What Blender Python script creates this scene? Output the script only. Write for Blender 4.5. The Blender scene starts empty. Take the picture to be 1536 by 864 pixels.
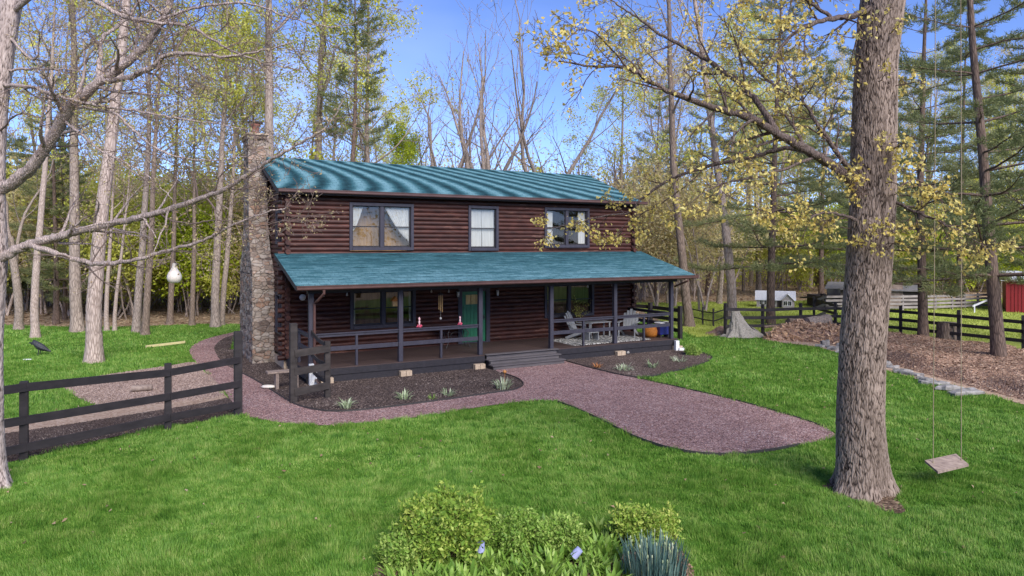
import bpy, math, random
import numpy as np
from mathutils import Vector, Matrix
from mathutils.geometry import tessellate_polygon

random.seed(7)
RNG = np.random.default_rng(11)
SC = bpy.context.scene
COL = SC.collection
rad = math.radians

# ------------------------------------------------------------------ survey of the place (camera height, lens, house axes)
FPX, HOR, CAMZ = 1060.0, 367.0, 4.33
X0, Y0 = -6.278, 22.0
UX, UY, VX, VY = math.sin(rad(61)), math.cos(rad(61)), -math.cos(rad(61)), math.sin(rad(61))
HROT = math.atan2(UY, UX)

def G(px, py):
    Y = CAMZ * FPX / (py - HOR)
    return ((px - 768) / FPX * Y, Y)
def D(px, py, Y):
    return ((px - 768) / FPX * Y, Y, CAMZ - (py - HOR) / FPX * Y)
def HW(s, t, z=0.0):
    return (X0 + UX * s + VX * t, Y0 + UY * s + VY * t, z)
def S(px, t):
    r = (px - 768) / FPX
    return (r * (Y0 + VY * t) - X0 - VX * t) / (UX - r * UY)
def Zt(px, py, t):
    s = S(px, t)
    return CAMZ - (py - HOR) / FPX * (Y0 + UY * s + VY * t)

# ------------------------------------------------------------------ mesh builder
class MB:
    def __init__(self):
        self.ch = []; self.n = 0; self.mi = 0
    def add(self, V, polys, smooth=False, mi=None):
        mi = self.mi if mi is None else mi
        V = np.asarray(V, dtype=np.float64).reshape(-1, 3)
        for P in polys:
            P = np.asarray(P, dtype=np.int64)
            if P.ndim == 1: P = P.reshape(1, -1)
            self.ch.append((None, P + self.n, smooth, mi))
        self.ch.append((V, None, None, None)); self.n += len(V)
        return self
    BF = np.array([[0,3,2,1],[4,5,6,7],[0,1,5,4],[1,2,6,5],[2,3,7,6],[3,0,4,7]])
    def box(self, c, size, rz=0.0, tilt=None):
        hx, hy, hz = size[0]/2, size[1]/2, size[2]/2
        V = np.array([[-hx,-hy,-hz],[hx,-hy,-hz],[hx,hy,-hz],[-hx,hy,-hz],[-hx,-hy,hz],[hx,-hy,hz],[hx,hy,hz],[-hx,hy,hz]])
        if tilt is not None:
            V = V @ np.array(tilt.to_matrix()).T
        if rz:
            c_, s_ = math.cos(rz), math.sin(rz)
            V = V @ np.array([[c_,-s_,0],[s_,c_,0],[0,0,1]]).T
        return self.add(V + np.asarray(c), [self.BF])
    def beam(self, p0, p1, w, h, up=(0,0,1)):
        p0 = np.asarray(p0, float); p1 = np.asarray(p1, float); up = np.asarray(up, float)
        d = p1 - p0; d /= np.linalg.norm(d)
        a = np.cross(d, up); a /= np.linalg.norm(a); b = np.cross(a, d)
        V = []
        for p in (p0, p1):
            for (i, j) in ((-1,-1),(1,-1),(1,1),(-1,1)):
                V.append(p + a*w/2*i + b*h/2*j)
        return self.add(V, [[[0,1,2,3],[7,6,5,4],[0,4,5,1],[1,5,6,2],[2,6,7,3],[3,7,4,0]]])
    def tube(self, pts, radii, n=8, cap=True, smooth=True):
        P = np.asarray(pts, float); R = np.asarray(radii, float)
        if R.ndim == 0: R = np.full(len(P), float(R))
        m = len(P)
        T = np.empty_like(P); T[1:-1] = P[2:] - P[:-2]; T[0] = P[1]-P[0]; T[-1] = P[-1]-P[-2]
        T /= (np.linalg.norm(T, axis=1, keepdims=True) + 1e-9)
        ref = np.array([1.0,0,0]) if abs(T[0,0]) < .8 else np.array([0,1.0,0])
        A = ref - T * (T @ ref)[:, None]; A /= (np.linalg.norm(A, axis=1, keepdims=True)+1e-9)
        B = np.cross(T, A)
        th = np.arange(n) * 2*math.pi/n
        V = P[:,None,:] + R[:,None,None]*(np.cos(th)[None,:,None]*A[:,None,:] + np.sin(th)[None,:,None]*B[:,None,:])
        i = np.arange(m-1)[:,None]*n; j = np.arange(n)[None,:]; j2 = (j+1) % n
        Q = np.stack([i+j, i+j2, i+n+j2, i+n+j], -1).reshape(-1,4)
        self.add(V.reshape(-1,3), [Q], smooth)
        if cap:
            self.add(V[0], [list(range(n))[::-1]]); self.add(V[-1], [list(range(n))])
        return self
    def lathe(self, prof, c=(0,0,0), n=16, smooth=True):
        th = np.arange(n)*2*math.pi/n; m = len(prof)
        V = np.array([[[c[0]+r*math.cos(a), c[1]+r*math.sin(a), c[2]+z] for a in th] for r, z in prof]).reshape(-1,3)
        i = np.arange(m-1)[:,None]*n; j = np.arange(n)[None,:]; j2 = (j+1) % n
        Q = np.stack([i+j, i+j2, i+n+j2, i+n+j], -1).reshape(-1,4)
        self.add(V, [Q], smooth)
        if prof[0][0] > 1e-4: self.add(V[:n], [list(range(n))[::-1]])
        if prof[-1][0] > 1e-4: self.add(V[-n:], [list(range(n))])
        return self
    def grid(self, V, nu, nv, smooth=True, wrap=False):
        i = np.arange(nu-1)[:,None]*nv
        if wrap:
            j = np.arange(nv)[None,:]; j2 = (j+1) % nv
        else:
            j = np.arange(nv-1)[None,:]; j2 = j+1
        Q = np.stack([i+j, i+j2, i+nv+j2, i+nv+j], -1).reshape(-1,4)
        return self.add(V, [Q], smooth)
    def build(self, name, mats, parent=None, bevel=0):
        Vs = [c[0] for c in self.ch if c[0] is not None]
        V = np.concatenate(Vs) if Vs else np.zeros((0,3))
        F = [c for c in self.ch if c[0] is None]
        me = bpy.data.meshes.new(name)
        me.vertices.add(len(V)); me.vertices.foreach_set('co', V.astype(np.float32).ravel())
        tot = np.concatenate([np.full(len(c[1]), c[1].shape[1], dtype=np.int32) for c in F])
        loops = np.concatenate([c[1].ravel() for c in F]).astype(np.int32)
        start = np.concatenate([[0], np.cumsum(tot)[:-1]]).astype(np.int32)
        me.loops.add(len(loops)); me.loops.foreach_set('vertex_index', loops)
        me.polygons.add(len(tot)); me.polygons.foreach_set('loop_start', start); me.polygons.foreach_set('loop_total', tot)
        sm = np.concatenate([np.full(len(c[1]), bool(c[2])) for c in F]); me.polygons.foreach_set('use_smooth', sm)
        if isinstance(mats, (list, tuple)):
            for m in mats: me.materials.append(m)
            me.polygons.foreach_set('material_index', np.concatenate([np.full(len(c[1]), c[3], dtype=np.int32) for c in F]))
        else: me.materials.append(mats)
        me.update(calc_edges=True); me.validate()
        o = bpy.data.objects.new(name, me); COL.objects.link(o)
        if parent is not None: o.parent = parent
        if bevel:
            b = o.modifiers.new('bevel', 'BEVEL'); b.width = bevel; b.segments = 1; b.limit_method = 'ANGLE'
        return o

def tag(o, label=None, cat=None, group=None, kind=None):
    if label: o['label'] = label
    if cat: o['category'] = cat
    if group: o['group'] = group
    if kind: o['kind'] = kind
    return o
def thing(name, label, cat, loc=(0,0,0), rz=0.0, group=None):
    o = bpy.data.objects.new(name, None); COL.objects.link(o)
    o.empty_display_size = .2
    o.location = loc; o.rotation_euler = (0,0,rz)
    return tag(o, label, cat, group)
def dup(root, loc, rz=0.0, sc=1.0, label=None, group=None, rx=0.0, ry=0.0):
    r = root.copy(); COL.objects.link(r); r.location = loc; r.rotation_euler = (rx, ry, rz); r.scale = (sc, sc, sc)
    if label: r['label'] = label
    if group: r['group'] = group
    for ch in list(root.children):
        c = ch.copy(); COL.objects.link(c); c.parent = r
        for g in list(ch.children):
            d = g.copy(); COL.objects.link(d); d.parent = c
    return r

# ------------------------------------------------------------------ materials
def newmat(name):
    m = bpy.data.materials.new(name); m.use_nodes = True
    nt = m.node_tree; nt.nodes.clear()
    out = nt.nodes.new('ShaderNodeOutputMaterial')
    return m, nt, out
def N(nt, typ, **kw):
    n = nt.nodes.new(typ)
    for k, v in kw.items():
        if k.startswith('_'): setattr(n, k[1:], v)
        else: n.inputs[k.replace('__', ' ')].default_value = v
    return n
def ramp(nt, fac, stops):
    r = nt.nodes.new('ShaderNodeValToRGB')
    e = r.color_ramp.elements
    while len(e) < len(stops): e.new(.5)
    for el, (p, c) in zip(e, stops):
        el.position = p; el.color = (*c, 1)
    nt.links.new(fac, r.inputs['Fac']); return r.outputs['Color']
def coords(nt, scale=(1,1,1), world=False):
    if world:
        g = nt.nodes.new('ShaderNodeNewGeometry'); src = g.outputs['Position']
    else:
        g = nt.nodes.new('ShaderNodeTexCoord'); src = g.outputs['Object']
    mp = nt.nodes.new('ShaderNodeMapping'); mp.inputs['Scale'].default_value = scale
    nt.links.new(src, mp.inputs['Vector']); return mp.outputs['Vector']
def noise(nt, vec, scale, detail=4, rough=.6, dist=0.0):
    n = N(nt, 'ShaderNodeTexNoise', Scale=scale, Detail=detail, Roughness=rough, Distortion=dist)
    nt.links.new(vec, n.inputs['Vector']); return n.outputs['Fac']
def mixc(nt, fac, a, b, mode='MIX'):
    m = nt.nodes.new('ShaderNodeMix'); m.data_type = 'RGBA'; m.blend_type = mode
    for s, v in ((m.inputs[0], fac), (m.inputs[6], a), (m.inputs[7], b)):
        if hasattr(v, 'links'): nt.links.new(v, s)
        else: s.default_value = v if not isinstance(v, tuple) else (*v, 1)
    return m.outputs[2]
def math_(nt, op, a, b=None, c=None):
    m = nt.nodes.new('ShaderNodeMath'); m.operation = op
    for s, v in zip(m.inputs, (a, b, c)):
        if v is None: continue
        if hasattr(v, 'links'): nt.links.new(v, s)
        else: s.default_value = v
    return m.outputs[0]
def principled(nt, out, color, rough=.8, spec=.3, bump=None, bstr=.3, bdist=.02, metal=0):
    p = nt.nodes.new('ShaderNodeBsdfPrincipled')
    if hasattr(color, 'links'): nt.links.new(color, p.inputs['Base Color'])
    else: p.inputs['Base Color'].default_value = (*color, 1)
    if hasattr(rough, 'links'): nt.links.new(rough, p.inputs['Roughness'])
    else: p.inputs['Roughness'].default_value = rough
    p.inputs['Specular IOR Level'].default_value = spec; p.inputs['Metallic'].default_value = metal
    if bump is not None:
        b = N(nt, 'ShaderNodeBump', Strength=bstr, Distance=bdist)
        nt.links.new(bump, b.inputs['Height']); nt.links.new(b.outputs['Normal'], p.inputs['Normal'])
    nt.links.new(p.outputs[0], out.inputs['Surface']); return p

def M_simple(name, c1, c2=None, scale=6, rough=.7, spec=.3, stretch=(1,1,1), bstr=.2, bdist=.01, metal=0, world=False, lo=.3, hi=.7, detail=5):
    m, nt, out = newmat(name)
    if c2 is None: c2 = tuple(x*.75 for x in c1)
    v = coords(nt, stretch, world); f = noise(nt, v, scale, detail)
    principled(nt, out, ramp(nt, f, [(lo, c2), (hi, c1)]), rough, spec, f, bstr, bdist, metal)
    return m

def M_leaf(name, stops, transl=.35, rough=.6, noise_scale=.6, spec=.25):
    """per-leaf colour variation plus slow drift through the crown"""
    m, nt, out = newmat(name)
    g = nt.nodes.new('ShaderNodeNewGeometry')
    v = coords(nt); nz = noise(nt, v, noise_scale, 2)
    f = math_(nt, 'ADD', math_(nt, 'MULTIPLY', g.outputs['Random Per Island'], .6), math_(nt, 'MULTIPLY', nz, .4))
    oi = nt.nodes.new('ShaderNodeObjectInfo')
    f = math_(nt, 'ADD', f, math_(nt, 'MULTIPLY_ADD', oi.outputs['Random'], .24, -.12))
    c = ramp(nt, f, stops)
    p = principled(nt, out, c, rough, spec)
    t = nt.nodes.new('ShaderNodeBsdfTranslucent'); nt.links.new(c, t.inputs['Color'])
    mx = nt.nodes.new('ShaderNodeMixShader'); mx.inputs[0].default_value = transl
    nt.links.new(p.outputs[0], mx.inputs[1]); nt.links.new(t.outputs[0], mx.inputs[2])
    nt.links.new(mx.outputs[0], out.inputs['Surface']); return m

def M_bark(name, light, dark, sc=1.0, moss=None):
    m, nt, out = newmat(name)
    v = coords(nt, (1,1,.16))
    vo = N(nt, 'ShaderNodeTexVoronoi', Scale=22*sc); vo.feature = 'DISTANCE_TO_EDGE'; nt.links.new(v, vo.inputs['Vector'])
    nz = noise(nt, v, 14*sc, 6, .7)
    e = math_(nt, 'MULTIPLY', vo.outputs['Distance'], 2.2)
    f = math_(nt, 'ADD', math_(nt, 'MINIMUM', e, .6), math_(nt, 'MULTIPLY', nz, .5))
    v2 = coords(nt, (1,1,.5)); n2 = noise(nt, v2, 1.3, 4)
    c = ramp(nt, f, [(.22, dark), (.5, tuple((a+b)/2 for a, b in zip(light, dark))), (.85, light)])
    c = mixc(nt, ramp(nt, n2, [(.42, (0,0,0)), (.68, (.55,.55,.55))]), c, moss or tuple(x*.62 for x in light))
    principled(nt, out, c, .9, .15, f, .6, .03); return m

def M_chips(name, stops, size=.03, bstr=.9, rough=.9, big=.5, bdist=.03):
    """loose pieces: cells of their own tone"""
    m, nt, out = newmat(name)
    v = coords(nt, (1,1,1), True)
    vo = N(nt, 'ShaderNodeTexVoronoi', Scale=1/size, Randomness=1.0); nt.links.new(v, vo.inputs['Vector'])
    sep = nt.nodes.new('ShaderNodeSeparateColor'); nt.links.new(vo.outputs['Color'], sep.inputs[0])
    nz = noise(nt, v, .9, 4); n3 = noise(nt, v, 1/size*.35, 2)
    f = math_(nt, 'ADD', math_(nt, 'MULTIPLY', sep.outputs[0], .65), math_(nt, 'ADD', math_(nt, 'MULTIPLY_ADD', nz, big, -big*.5), math_(nt, 'MULTIPLY', n3, .35)))
    c = ramp(nt, f, stops)
    h = math_(nt, 'SUBTRACT', 1.0, vo.outputs['Distance'])
    principled(nt, out, c, rough, .2, h, bstr, bdist); return m

MAT = {}
MAT['log'] = None
def M_log(name, ax):
    m, nt, out = newmat(name)
    st = (.35,1,1) if ax == 0 else (1,.35,1)
    v = coords(nt, st); f = noise(nt, v, 7, 6, .65)
    c = ramp(nt, f, [(.3, (.024,.008,.007)), (.5, (.048,.0155,.0125)), (.72, (.084,.029,.022))])
    gi = nt.nodes.new('ShaderNodeNewGeometry'); c = mixc(nt, 1.0, c, ramp(nt, gi.outputs['Random Per Island'], [(0, (.80,.80,.82)), (1, (1.20,1.15,1.12))]), 'MULTIPLY')
    v2 = coords(nt, (.5,1,3.2) if ax == 0 else (1,.5,3.2)); w = noise(nt, v2, 2.6, 7, .75)
    v3 = coords(nt, (.16,.16,.3)); w3 = noise(nt, v3, 2.0, 3)
    wear = math_(nt, 'ADD', w, math_(nt, 'MULTIPLY', w3, .35))
    c = mixc(nt, ramp(nt, wear, [(.76, (0,0,0)), (.90, (.6,.6,.6))]), c, (.34,.17,.12))
    fine = noise(nt, coords(nt, (.08,1,1) if ax == 0 else (1,.08,1)), 60, 3)
    principled(nt, out, c, .55, .35, fine, .25, .01); return m
MAT['log'] = M_log('stained_log', 0); MAT['log_side'] = M_log('stained_log_side', 1)
MAT['trim'] = M_simple('slate_paint', (.046,.043,.062), (.030,.028,.042), 9, .55, .35, (1,1,.3))
MAT['trim2'] = M_simple('dark_paint', (.030,.027,.034), (.018,.016,.02), 9, .6, .3)
MAT['deck'] = M_simple('deck_stain', (.085,.055,.050), (.045,.030,.028), 5, .6, .3, (.25,3,1))
MAT['tread'] = M_simple('tread_paint', (.13,.115,.12), (.075,.066,.072), 6, .65, .3, (.25,2,1))
MAT['gutter'] = M_simple('brown_gutter', (.105,.052,.045), (.07,.034,.03), 3, .35, .5)
MAT['fence'] = M_simple('black_fence_paint', (.036,.029,.032), (.016,.013,.015), 7, .6, .35, (.4,.4,1))
MAT['fence_worn'] = M_simple('worn_fence_paint', (.06,.05,.048), (.022,.018,.018), 5, .75, .25, (.4,.4,1.2))
MAT['fence_grey'] = M_simple('weathered_boards', (.33,.29,.28), (.17,.15,.145), 4, .9, .15, (.4,.4,1.2))
MAT['block'] = M_simple('tan_block', (.50,.39,.29), (.36,.27,.20), 14, .9, .1)
MAT['white'] = M_simple('white_plastic', (.75,.75,.76), (.62,.62,.64), 5, .5, .4)
MAT['oldwood'] = M_simple('weathered_plank', (.36,.28,.235), (.17,.125,.11), 6, .85, .15, (1,4,1), .5)
MAT['rawwood'] = M_simple('split_wood', (.52,.33,.20), (.28,.16,.10), 5, .85, .15, (1,3,1), .5)
MAT['ropemat'] = M_simple('sisal_rope', (.34,.28,.2), (.2,.16,.11), 60, .9, .1)
MAT['stone'] = M_simple('blue_slate', (.36,.34,.335), (.12,.115,.11), 7, .8, .25, (1,1,1), .6, .03)
MAT['iron'] = M_simple('dark_iron', (.05,.045,.045), (.03,.028,.028), 10, .5, .5)
MAT['gourd'] = M_simple('dried_gourd', (.80,.73,.66), (.64,.57,.51), 8, .5, .35)
MAT['chairgrey'] = M_simple('grey_slats', (.33,.34,.355), (.25,.255,.275), 6, .6, .3)
MAT['curtain'] = M_simple('white_curtain', (.62,.60,.57), (.45,.44,.43), 3, .9, .1, (6,6,.3))
MAT['inside'] = M_simple('pine_board_room', (.40,.235,.095), (.22,.12,.048), 2.5, .7, .2, (3,3,.4))
MAT['copper'] = M_simple('clay_flue', (.36,.15,.11), (.2,.09,.07), 8, .7, .3)
MAT['bronze'] = M_simple('wind_chime_wood', (.55,.36,.16), (.35,.2,.08), 20, .6, .4)
MAT['basket'] = M_simple('orange_basket', (.58,.21,.035), (.3,.1,.02), 25, .6, .3)
MAT['blue'] = M_simple('navy_plastic', (.018,.026,.19), (.012,.016,.12), 5, .4, .5)
MAT['pink'] = M_simple('pink_ornament', (.75,.12,.22), (.4,.03,.07), 30, .5, .4)
MAT['bird'] = M_simple('slate_feathers', (.055,.058,.07), (.014,.014,.018), 22, .6, .35, (1,1,1), .4)
MAT['lilac'] = M_simple('lilac_plastic', (.40,.42,.72), (.34,.36,.62), 6, .4, .4)
MAT['redbarn'] = M_simple('barn_red', (.30,.028,.035), (.20,.018,.022), 6, .6, .3, (12,12,.3))
MAT['barnroof'] = M_simple('pale_metal_roof', (.62,.62,.66), (.45,.45,.5), 4, .45, .5)
MAT['shed'] = M_simple('old_barn_board', (.12,.10,.095), (.055,.045,.042), 6, .9, .15, (8,8,.4))
MAT['paleside'] = M_simple('pale_siding', (.36,.32,.34), (.27,.24,.25), 5, .8, .2, (1,1,6))
MAT['darkwin'] = M_simple('dark_glazing', (.03,.03,.035), (.02,.02,.025), 3, .15, .5)
MAT['tarp'] = M_simple('grey_netting', (.44,.40,.355), (.13,.115,.10), 30, .9, .1, (1,1,1), .8, .02)
MAT['lampglass'] = M_simple('lamp_glass', (.6,.6,.62), (.5,.5,.52), 3, .2, .5)

def M_glass():
    m, nt, out = newmat('window_glass')
    tr = nt.nodes.new('ShaderNodeBsdfTransparent'); tr.inputs[0].default_value = (.86,.88,.88,1)
    gl = nt.nodes.new('ShaderNodeBsdfGlossy'); gl.inputs['Roughness'].default_value = .015
    lw = nt.nodes.new('ShaderNodeLayerWeight'); lw.inputs[0].default_value = .5
    v = coords(nt); b = N(nt, 'ShaderNodeBump', Strength=.03, Distance=.01); nt.links.new(noise(nt, v, 2.5, 2), b.inputs['Height'])
    nt.links.new(b.outputs[0], gl.inputs['Normal'])
    f = math_(nt, 'MULTIPLY_ADD', math_(nt, 'POWER', lw.outputs['Facing'], 4.0), .80, .09)
    mx = nt.nodes.new('ShaderNodeMixShader'); nt.links.new(f, mx.inputs[0])
    nt.links.new(tr.outputs[0], mx.inputs[1]); nt.links.new(gl.outputs[0], mx.inputs[2]); nt.links.new(mx.outputs[0], out.inputs['Surface'])
    return m
MAT['glass'] = M_glass()

def M_stonewall():
    m, nt, out = newmat('chimney_stone')
    v = coords(nt, (1,1,1.7))
    nd = N(nt, 'ShaderNodeTexNoise', Scale=2.0, Detail=3); nt.links.new(v, nd.inputs['Vector'])
    vv = nt.nodes.new('ShaderNodeVectorMath'); vv.operation = 'MULTIPLY_ADD'; nt.links.new(nd.outputs['Color'], vv.inputs[0]); vv.inputs[1].default_value = (.22,.22,.22); nt.links.new(v, vv.inputs[2])
    vo = N(nt, 'ShaderNodeTexVoronoi', Scale=3.8); nt.links.new(vv.outputs[0], vo.inputs['Vector'])
    ve = N(nt, 'ShaderNodeTexVoronoi', Scale=3.8); ve.feature = 'DISTANCE_TO_EDGE'; nt.links.new(vv.outputs[0], ve.inputs['Vector'])
    sep = nt.nodes.new('ShaderNodeSeparateColor'); nt.links.new(vo.outputs['Color'], sep.inputs[0])
    nz = noise(nt, v, 11, 6, .7)
    f = math_(nt, 'ADD', math_(nt, 'MULTIPLY', sep.outputs[0], .75), math_(nt, 'MULTIPLY_ADD', nz, .6, -.18))
    c = ramp(nt, f, [(.1, (.10,.07,.06)), (.35, (.28,.22,.18)), (.55, (.36,.31,.27)), (.75, (.25,.14,.09)), (.95, (.46,.41,.37))])
    edge = ramp(nt, ve.outputs['Distance'], [(.0, (1,1,1)), (.055, (0,0,0))])
    c = mixc(nt, edge, c, (.24,.20,.175))
    h = math_(nt, 'ADD', math_(nt, 'MINIMUM', ve.outputs['Distance'], .09), math_(nt, 'MULTIPLY', nz, .05))
    principled(nt, out, c, .9, .15, h, 1.0, .35); return m
MAT['chimney'] = M_stonewall()

def M_shingle(name, porch):
    """asphalt shingles laid in courses; tone drifts across the slope in broad waves"""
    m, nt, out = newmat(name)
    tc = nt.nodes.new('ShaderNodeTexCoord'); sp = nt.nodes.new('ShaderNodeSeparateXYZ'); nt.links.new(tc.outputs['Object'], sp.inputs[0])
    s, t = sp.outputs['X'], sp.outputs['Y']
    cb = nt.nodes.new('ShaderNodeCombineXYZ'); nt.links.new(s, cb.inputs[0]); nt.links.new(math_(nt, 'MULTIPLY', t, 1.06 if not porch else 1.03), cb.inputs[1])
    br = N(nt, 'ShaderNodeTexBrick', Scale=1.0); br.offset = .5
    for k, v in (('Mortar Size', .012), ('Brick Width', .34), ('Row Height', .15), ('Mortar Smooth', .2), ('Bias', 0.0)): br.inputs[k].default_value = v
    br.inputs['Color1'].default_value = (0,0,0,1); br.inputs['Color2'].default_value = (1,1,1,1); br.inputs['Mortar'].default_value = (0,0,0,1)
    nt.links.new(cb.outputs[0], br.inputs['Vector'])
    g = noise(nt, tc.outputs['Object'], 70, 3)
    if not porch:
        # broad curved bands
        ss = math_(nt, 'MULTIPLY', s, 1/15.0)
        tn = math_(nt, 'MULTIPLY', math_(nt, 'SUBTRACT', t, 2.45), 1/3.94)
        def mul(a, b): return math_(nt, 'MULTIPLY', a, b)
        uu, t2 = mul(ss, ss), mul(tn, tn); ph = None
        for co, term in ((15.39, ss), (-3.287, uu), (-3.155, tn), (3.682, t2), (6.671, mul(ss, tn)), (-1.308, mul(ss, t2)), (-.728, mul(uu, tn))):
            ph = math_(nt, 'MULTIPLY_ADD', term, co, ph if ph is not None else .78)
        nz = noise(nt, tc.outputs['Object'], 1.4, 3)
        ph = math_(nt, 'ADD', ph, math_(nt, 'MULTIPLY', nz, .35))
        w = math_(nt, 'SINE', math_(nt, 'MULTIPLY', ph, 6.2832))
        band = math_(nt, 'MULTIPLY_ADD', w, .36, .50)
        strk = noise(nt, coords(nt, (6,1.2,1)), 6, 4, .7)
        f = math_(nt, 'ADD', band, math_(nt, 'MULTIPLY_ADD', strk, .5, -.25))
    else:
        n1 = noise(nt, coords(nt, (.22,3.0,1)), 2.6, 5, .7)
        n2 = noise(nt, coords(nt, (1.2,7,1)), 3.0, 3, .7)
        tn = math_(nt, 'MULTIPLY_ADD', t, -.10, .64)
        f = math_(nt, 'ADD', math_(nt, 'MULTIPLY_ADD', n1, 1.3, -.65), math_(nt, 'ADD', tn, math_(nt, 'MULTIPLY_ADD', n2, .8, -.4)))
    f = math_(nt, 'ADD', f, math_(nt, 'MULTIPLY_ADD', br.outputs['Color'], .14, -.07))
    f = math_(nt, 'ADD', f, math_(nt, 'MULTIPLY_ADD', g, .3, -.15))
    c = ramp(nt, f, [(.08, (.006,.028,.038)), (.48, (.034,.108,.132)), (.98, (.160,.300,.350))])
    c = mixc(nt, math_(nt, 'MULTIPLY', br.outputs['Fac'], .45), c, (.02,.075,.10))
    hh = math_(nt, 'SUBTRACT', 1.0, br.outputs['Fac'])
    principled(nt, out, c, .85, .2, hh, .5, .02); return m
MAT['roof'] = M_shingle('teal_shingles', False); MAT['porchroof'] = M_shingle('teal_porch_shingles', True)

MAT['bark_oak'] = M_bark('oak_bark', (.36,.29,.27), (.065,.048,.044), .9)
MAT['bark_grey'] = M_bark('grey_bark', (.43,.345,.295), (.15,.115,.098), .8)
MAT['bark_pale'] = M_bark('pale_bark', (.55,.44,.385), (.22,.165,.14), .9)
MAT['bark_brown'] = M_bark('brown_bark', (.30,.225,.18), (.10,.072,.058), .8)
MAT['bark_pine'] = M_bark('pine_bark', (.22,.155,.125), (.065,.045,.038), .8)
MAT['leaf_spring'] = M_leaf('spring_leaves', [(.1, (.38,.39,.06)), (.5, (.62,.62,.11)), (.9, (.78,.76,.24))], .45)
MAT['leaf_green'] = M_leaf('fresh_leaves', [(.1, (.22,.28,.02)), (.5, (.42,.50,.03)), (.9, (.56,.62,.08))], .45)
MAT['leaf_tan'] = M_leaf('budding_leaves', [(.1, (.46,.34,.19)), (.5, (.62,.52,.25)), (.9, (.74,.67,.34))], .42)
MAT['leaf_oak'] = M_leaf('young_oak_leaves', [(.06, (.48,.23,.075)), (.25, (.59,.43,.11)), (.6, (.71,.58,.17)), (.95, (.81,.72,.30))], .42, noise_scale=1.2)
MAT['needles'] = M_leaf('pine_needles', [(.1, (.11,.14,.055)), (.5, (.235,.26,.11)), (.9, (.38,.38,.18))], .4)
MAT['leaf_shrub'] = M_leaf('shrub_leaves', [(.1, (.10,.20,.03)), (.5, (.22,.37,.06)), (.9, (.46,.57,.16))], .35, .45, 2.0)
MAT['leaf_shrub2'] = M_leaf('lime_shrub_leaves', [(.1, (.12,.23,.03)), (.5, (.29,.42,.065)), (.9, (.60,.63,.17))], .35, .45, 2.0)
MAT['leaf_hosta'] = M_leaf('broad_leaves', [(.1, (.10,.21,.03)), (.5, (.23,.38,.06)), (.9, (.44,.56,.16))], .3, .4, 3.0)
MAT['leaf_blue'] = M_leaf('blue_green_blades', [(.1, (.03,.075,.07)), (.5, (.075,.15,.135)), (.9, (.20,.30,.26))], .2, .5, 3.0)
MAT['leaf_silver'] = M_leaf('silver_leaves', [(.1, (.20,.28,.13)), (.5, (.38,.45,.27)), (.9, (.62,.65,.50))], .2, .6, 3.0)
MAT['leaf_rust'] = M_leaf('orange_leaves', [(.1, (.40,.13,.04)), (.9, (.65,.33,.12))], .2)
MAT['stem'] = M_simple('brown_stem', (.16,.11,.08), (.09,.06,.045), 20, .9, .1)
# ------------------------------------------------------------------ camera, sky, sun
cam_d = bpy.data.cameras.new('camera'); cam = bpy.data.objects.new('camera', cam_d); COL.objects.link(cam); SC.camera = cam
cam.location = (0, 0, CAMZ); cam.rotation_euler = (rad(90), 0, 0)
cam_d.sensor_width = 36; cam_d.lens = FPX/1536*36; cam_d.shift_y = (HOR-432)/1536; cam_d.clip_end = 2000; cam_d.clip_start = .1

SUN_AZ_DIR = Vector((.38, -.80, .66)).normalized()
elev = math.asin(SUN_AZ_DIR.z); azim = math.atan2(SUN_AZ_DIR.x, SUN_AZ_DIR.y)
w = bpy.data.worlds.new('World'); SC.world = w; w.use_nodes = True
nt = w.node_tree; nt.nodes.clear()
sky = nt.nodes.new('ShaderNodeTexSky'); sky.sky_type = 'NISHITA'; sky.sun_disc = False
sky.sun_elevation = elev; sky.sun_rotation = azim; sky.altitude = 3000; sky.air_density = 1.0; sky.dust_density = 0.0; sky.ozone_density = 8.0
bg = nt.nodes.new('ShaderNodeBackground'); bg.inputs['Strength'].default_value = .115
tc = nt.nodes.new('ShaderNodeTexCoord'); mp = nt.nodes.new('ShaderNodeMapping'); mp.inputs['Scale'].default_value = (1.0, 1.0, 2.6)
nt.links.new(tc.outputs['Generated'], mp.inputs['Vector'])
cn = N(nt, 'ShaderNodeTexNoise', Scale=1.9, Detail=4, Roughness=.5, Distortion=.2); nt.links.new(mp.outputs[0], cn.inputs['Vector'])
cf = ramp(nt, cn.outputs['Fac'], [(.52, (0,0,0)), (.90, (.38,.38,.38))])
skyt = mixc(nt, 1.0, sky.outputs[0], (1.06, .88, .96), 'MULTIPLY')
skyc = mixc(nt, cf, skyt, (4.2, 4.7, 6.4))
nt.links.new(skyc, bg.inputs['Color'])
wo = nt.nodes.new('ShaderNodeOutputWorld'); nt.links.new(bg.outputs[0], wo.inputs['Surface'])
sl = bpy.data.lights.new('sun', 'SUN'); sl.energy = 2.8; sl.angle = rad(42); sl.color = (1.0, .955, .88)
so = bpy.data.objects.new('sun', sl); COL.objects.link(so); so.rotation_euler = (-SUN_AZ_DIR).to_track_quat('-Z', 'Y').to_euler(); so.location = (10, -20, 30)
SC.view_settings.view_transform = 'Standard'; SC.view_settings.look = 'None'; SC.view_settings.gamma = 1; SC.view_settings.use_curve_mapping = False
SC.view_settings.exposure = 1.12
cy = SC.cycles; cy.max_bounces = 6; cy.diffuse_bounces = 3; cy.glossy_bounces = 3; cy.transmission_bounces = 6; cy.transparent_max_bounces = 8
cy.use_denoising = True
cy.caustics_reflective = False; cy.caustics_refractive = False; cy.sample_clamp_indirect = 4

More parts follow.
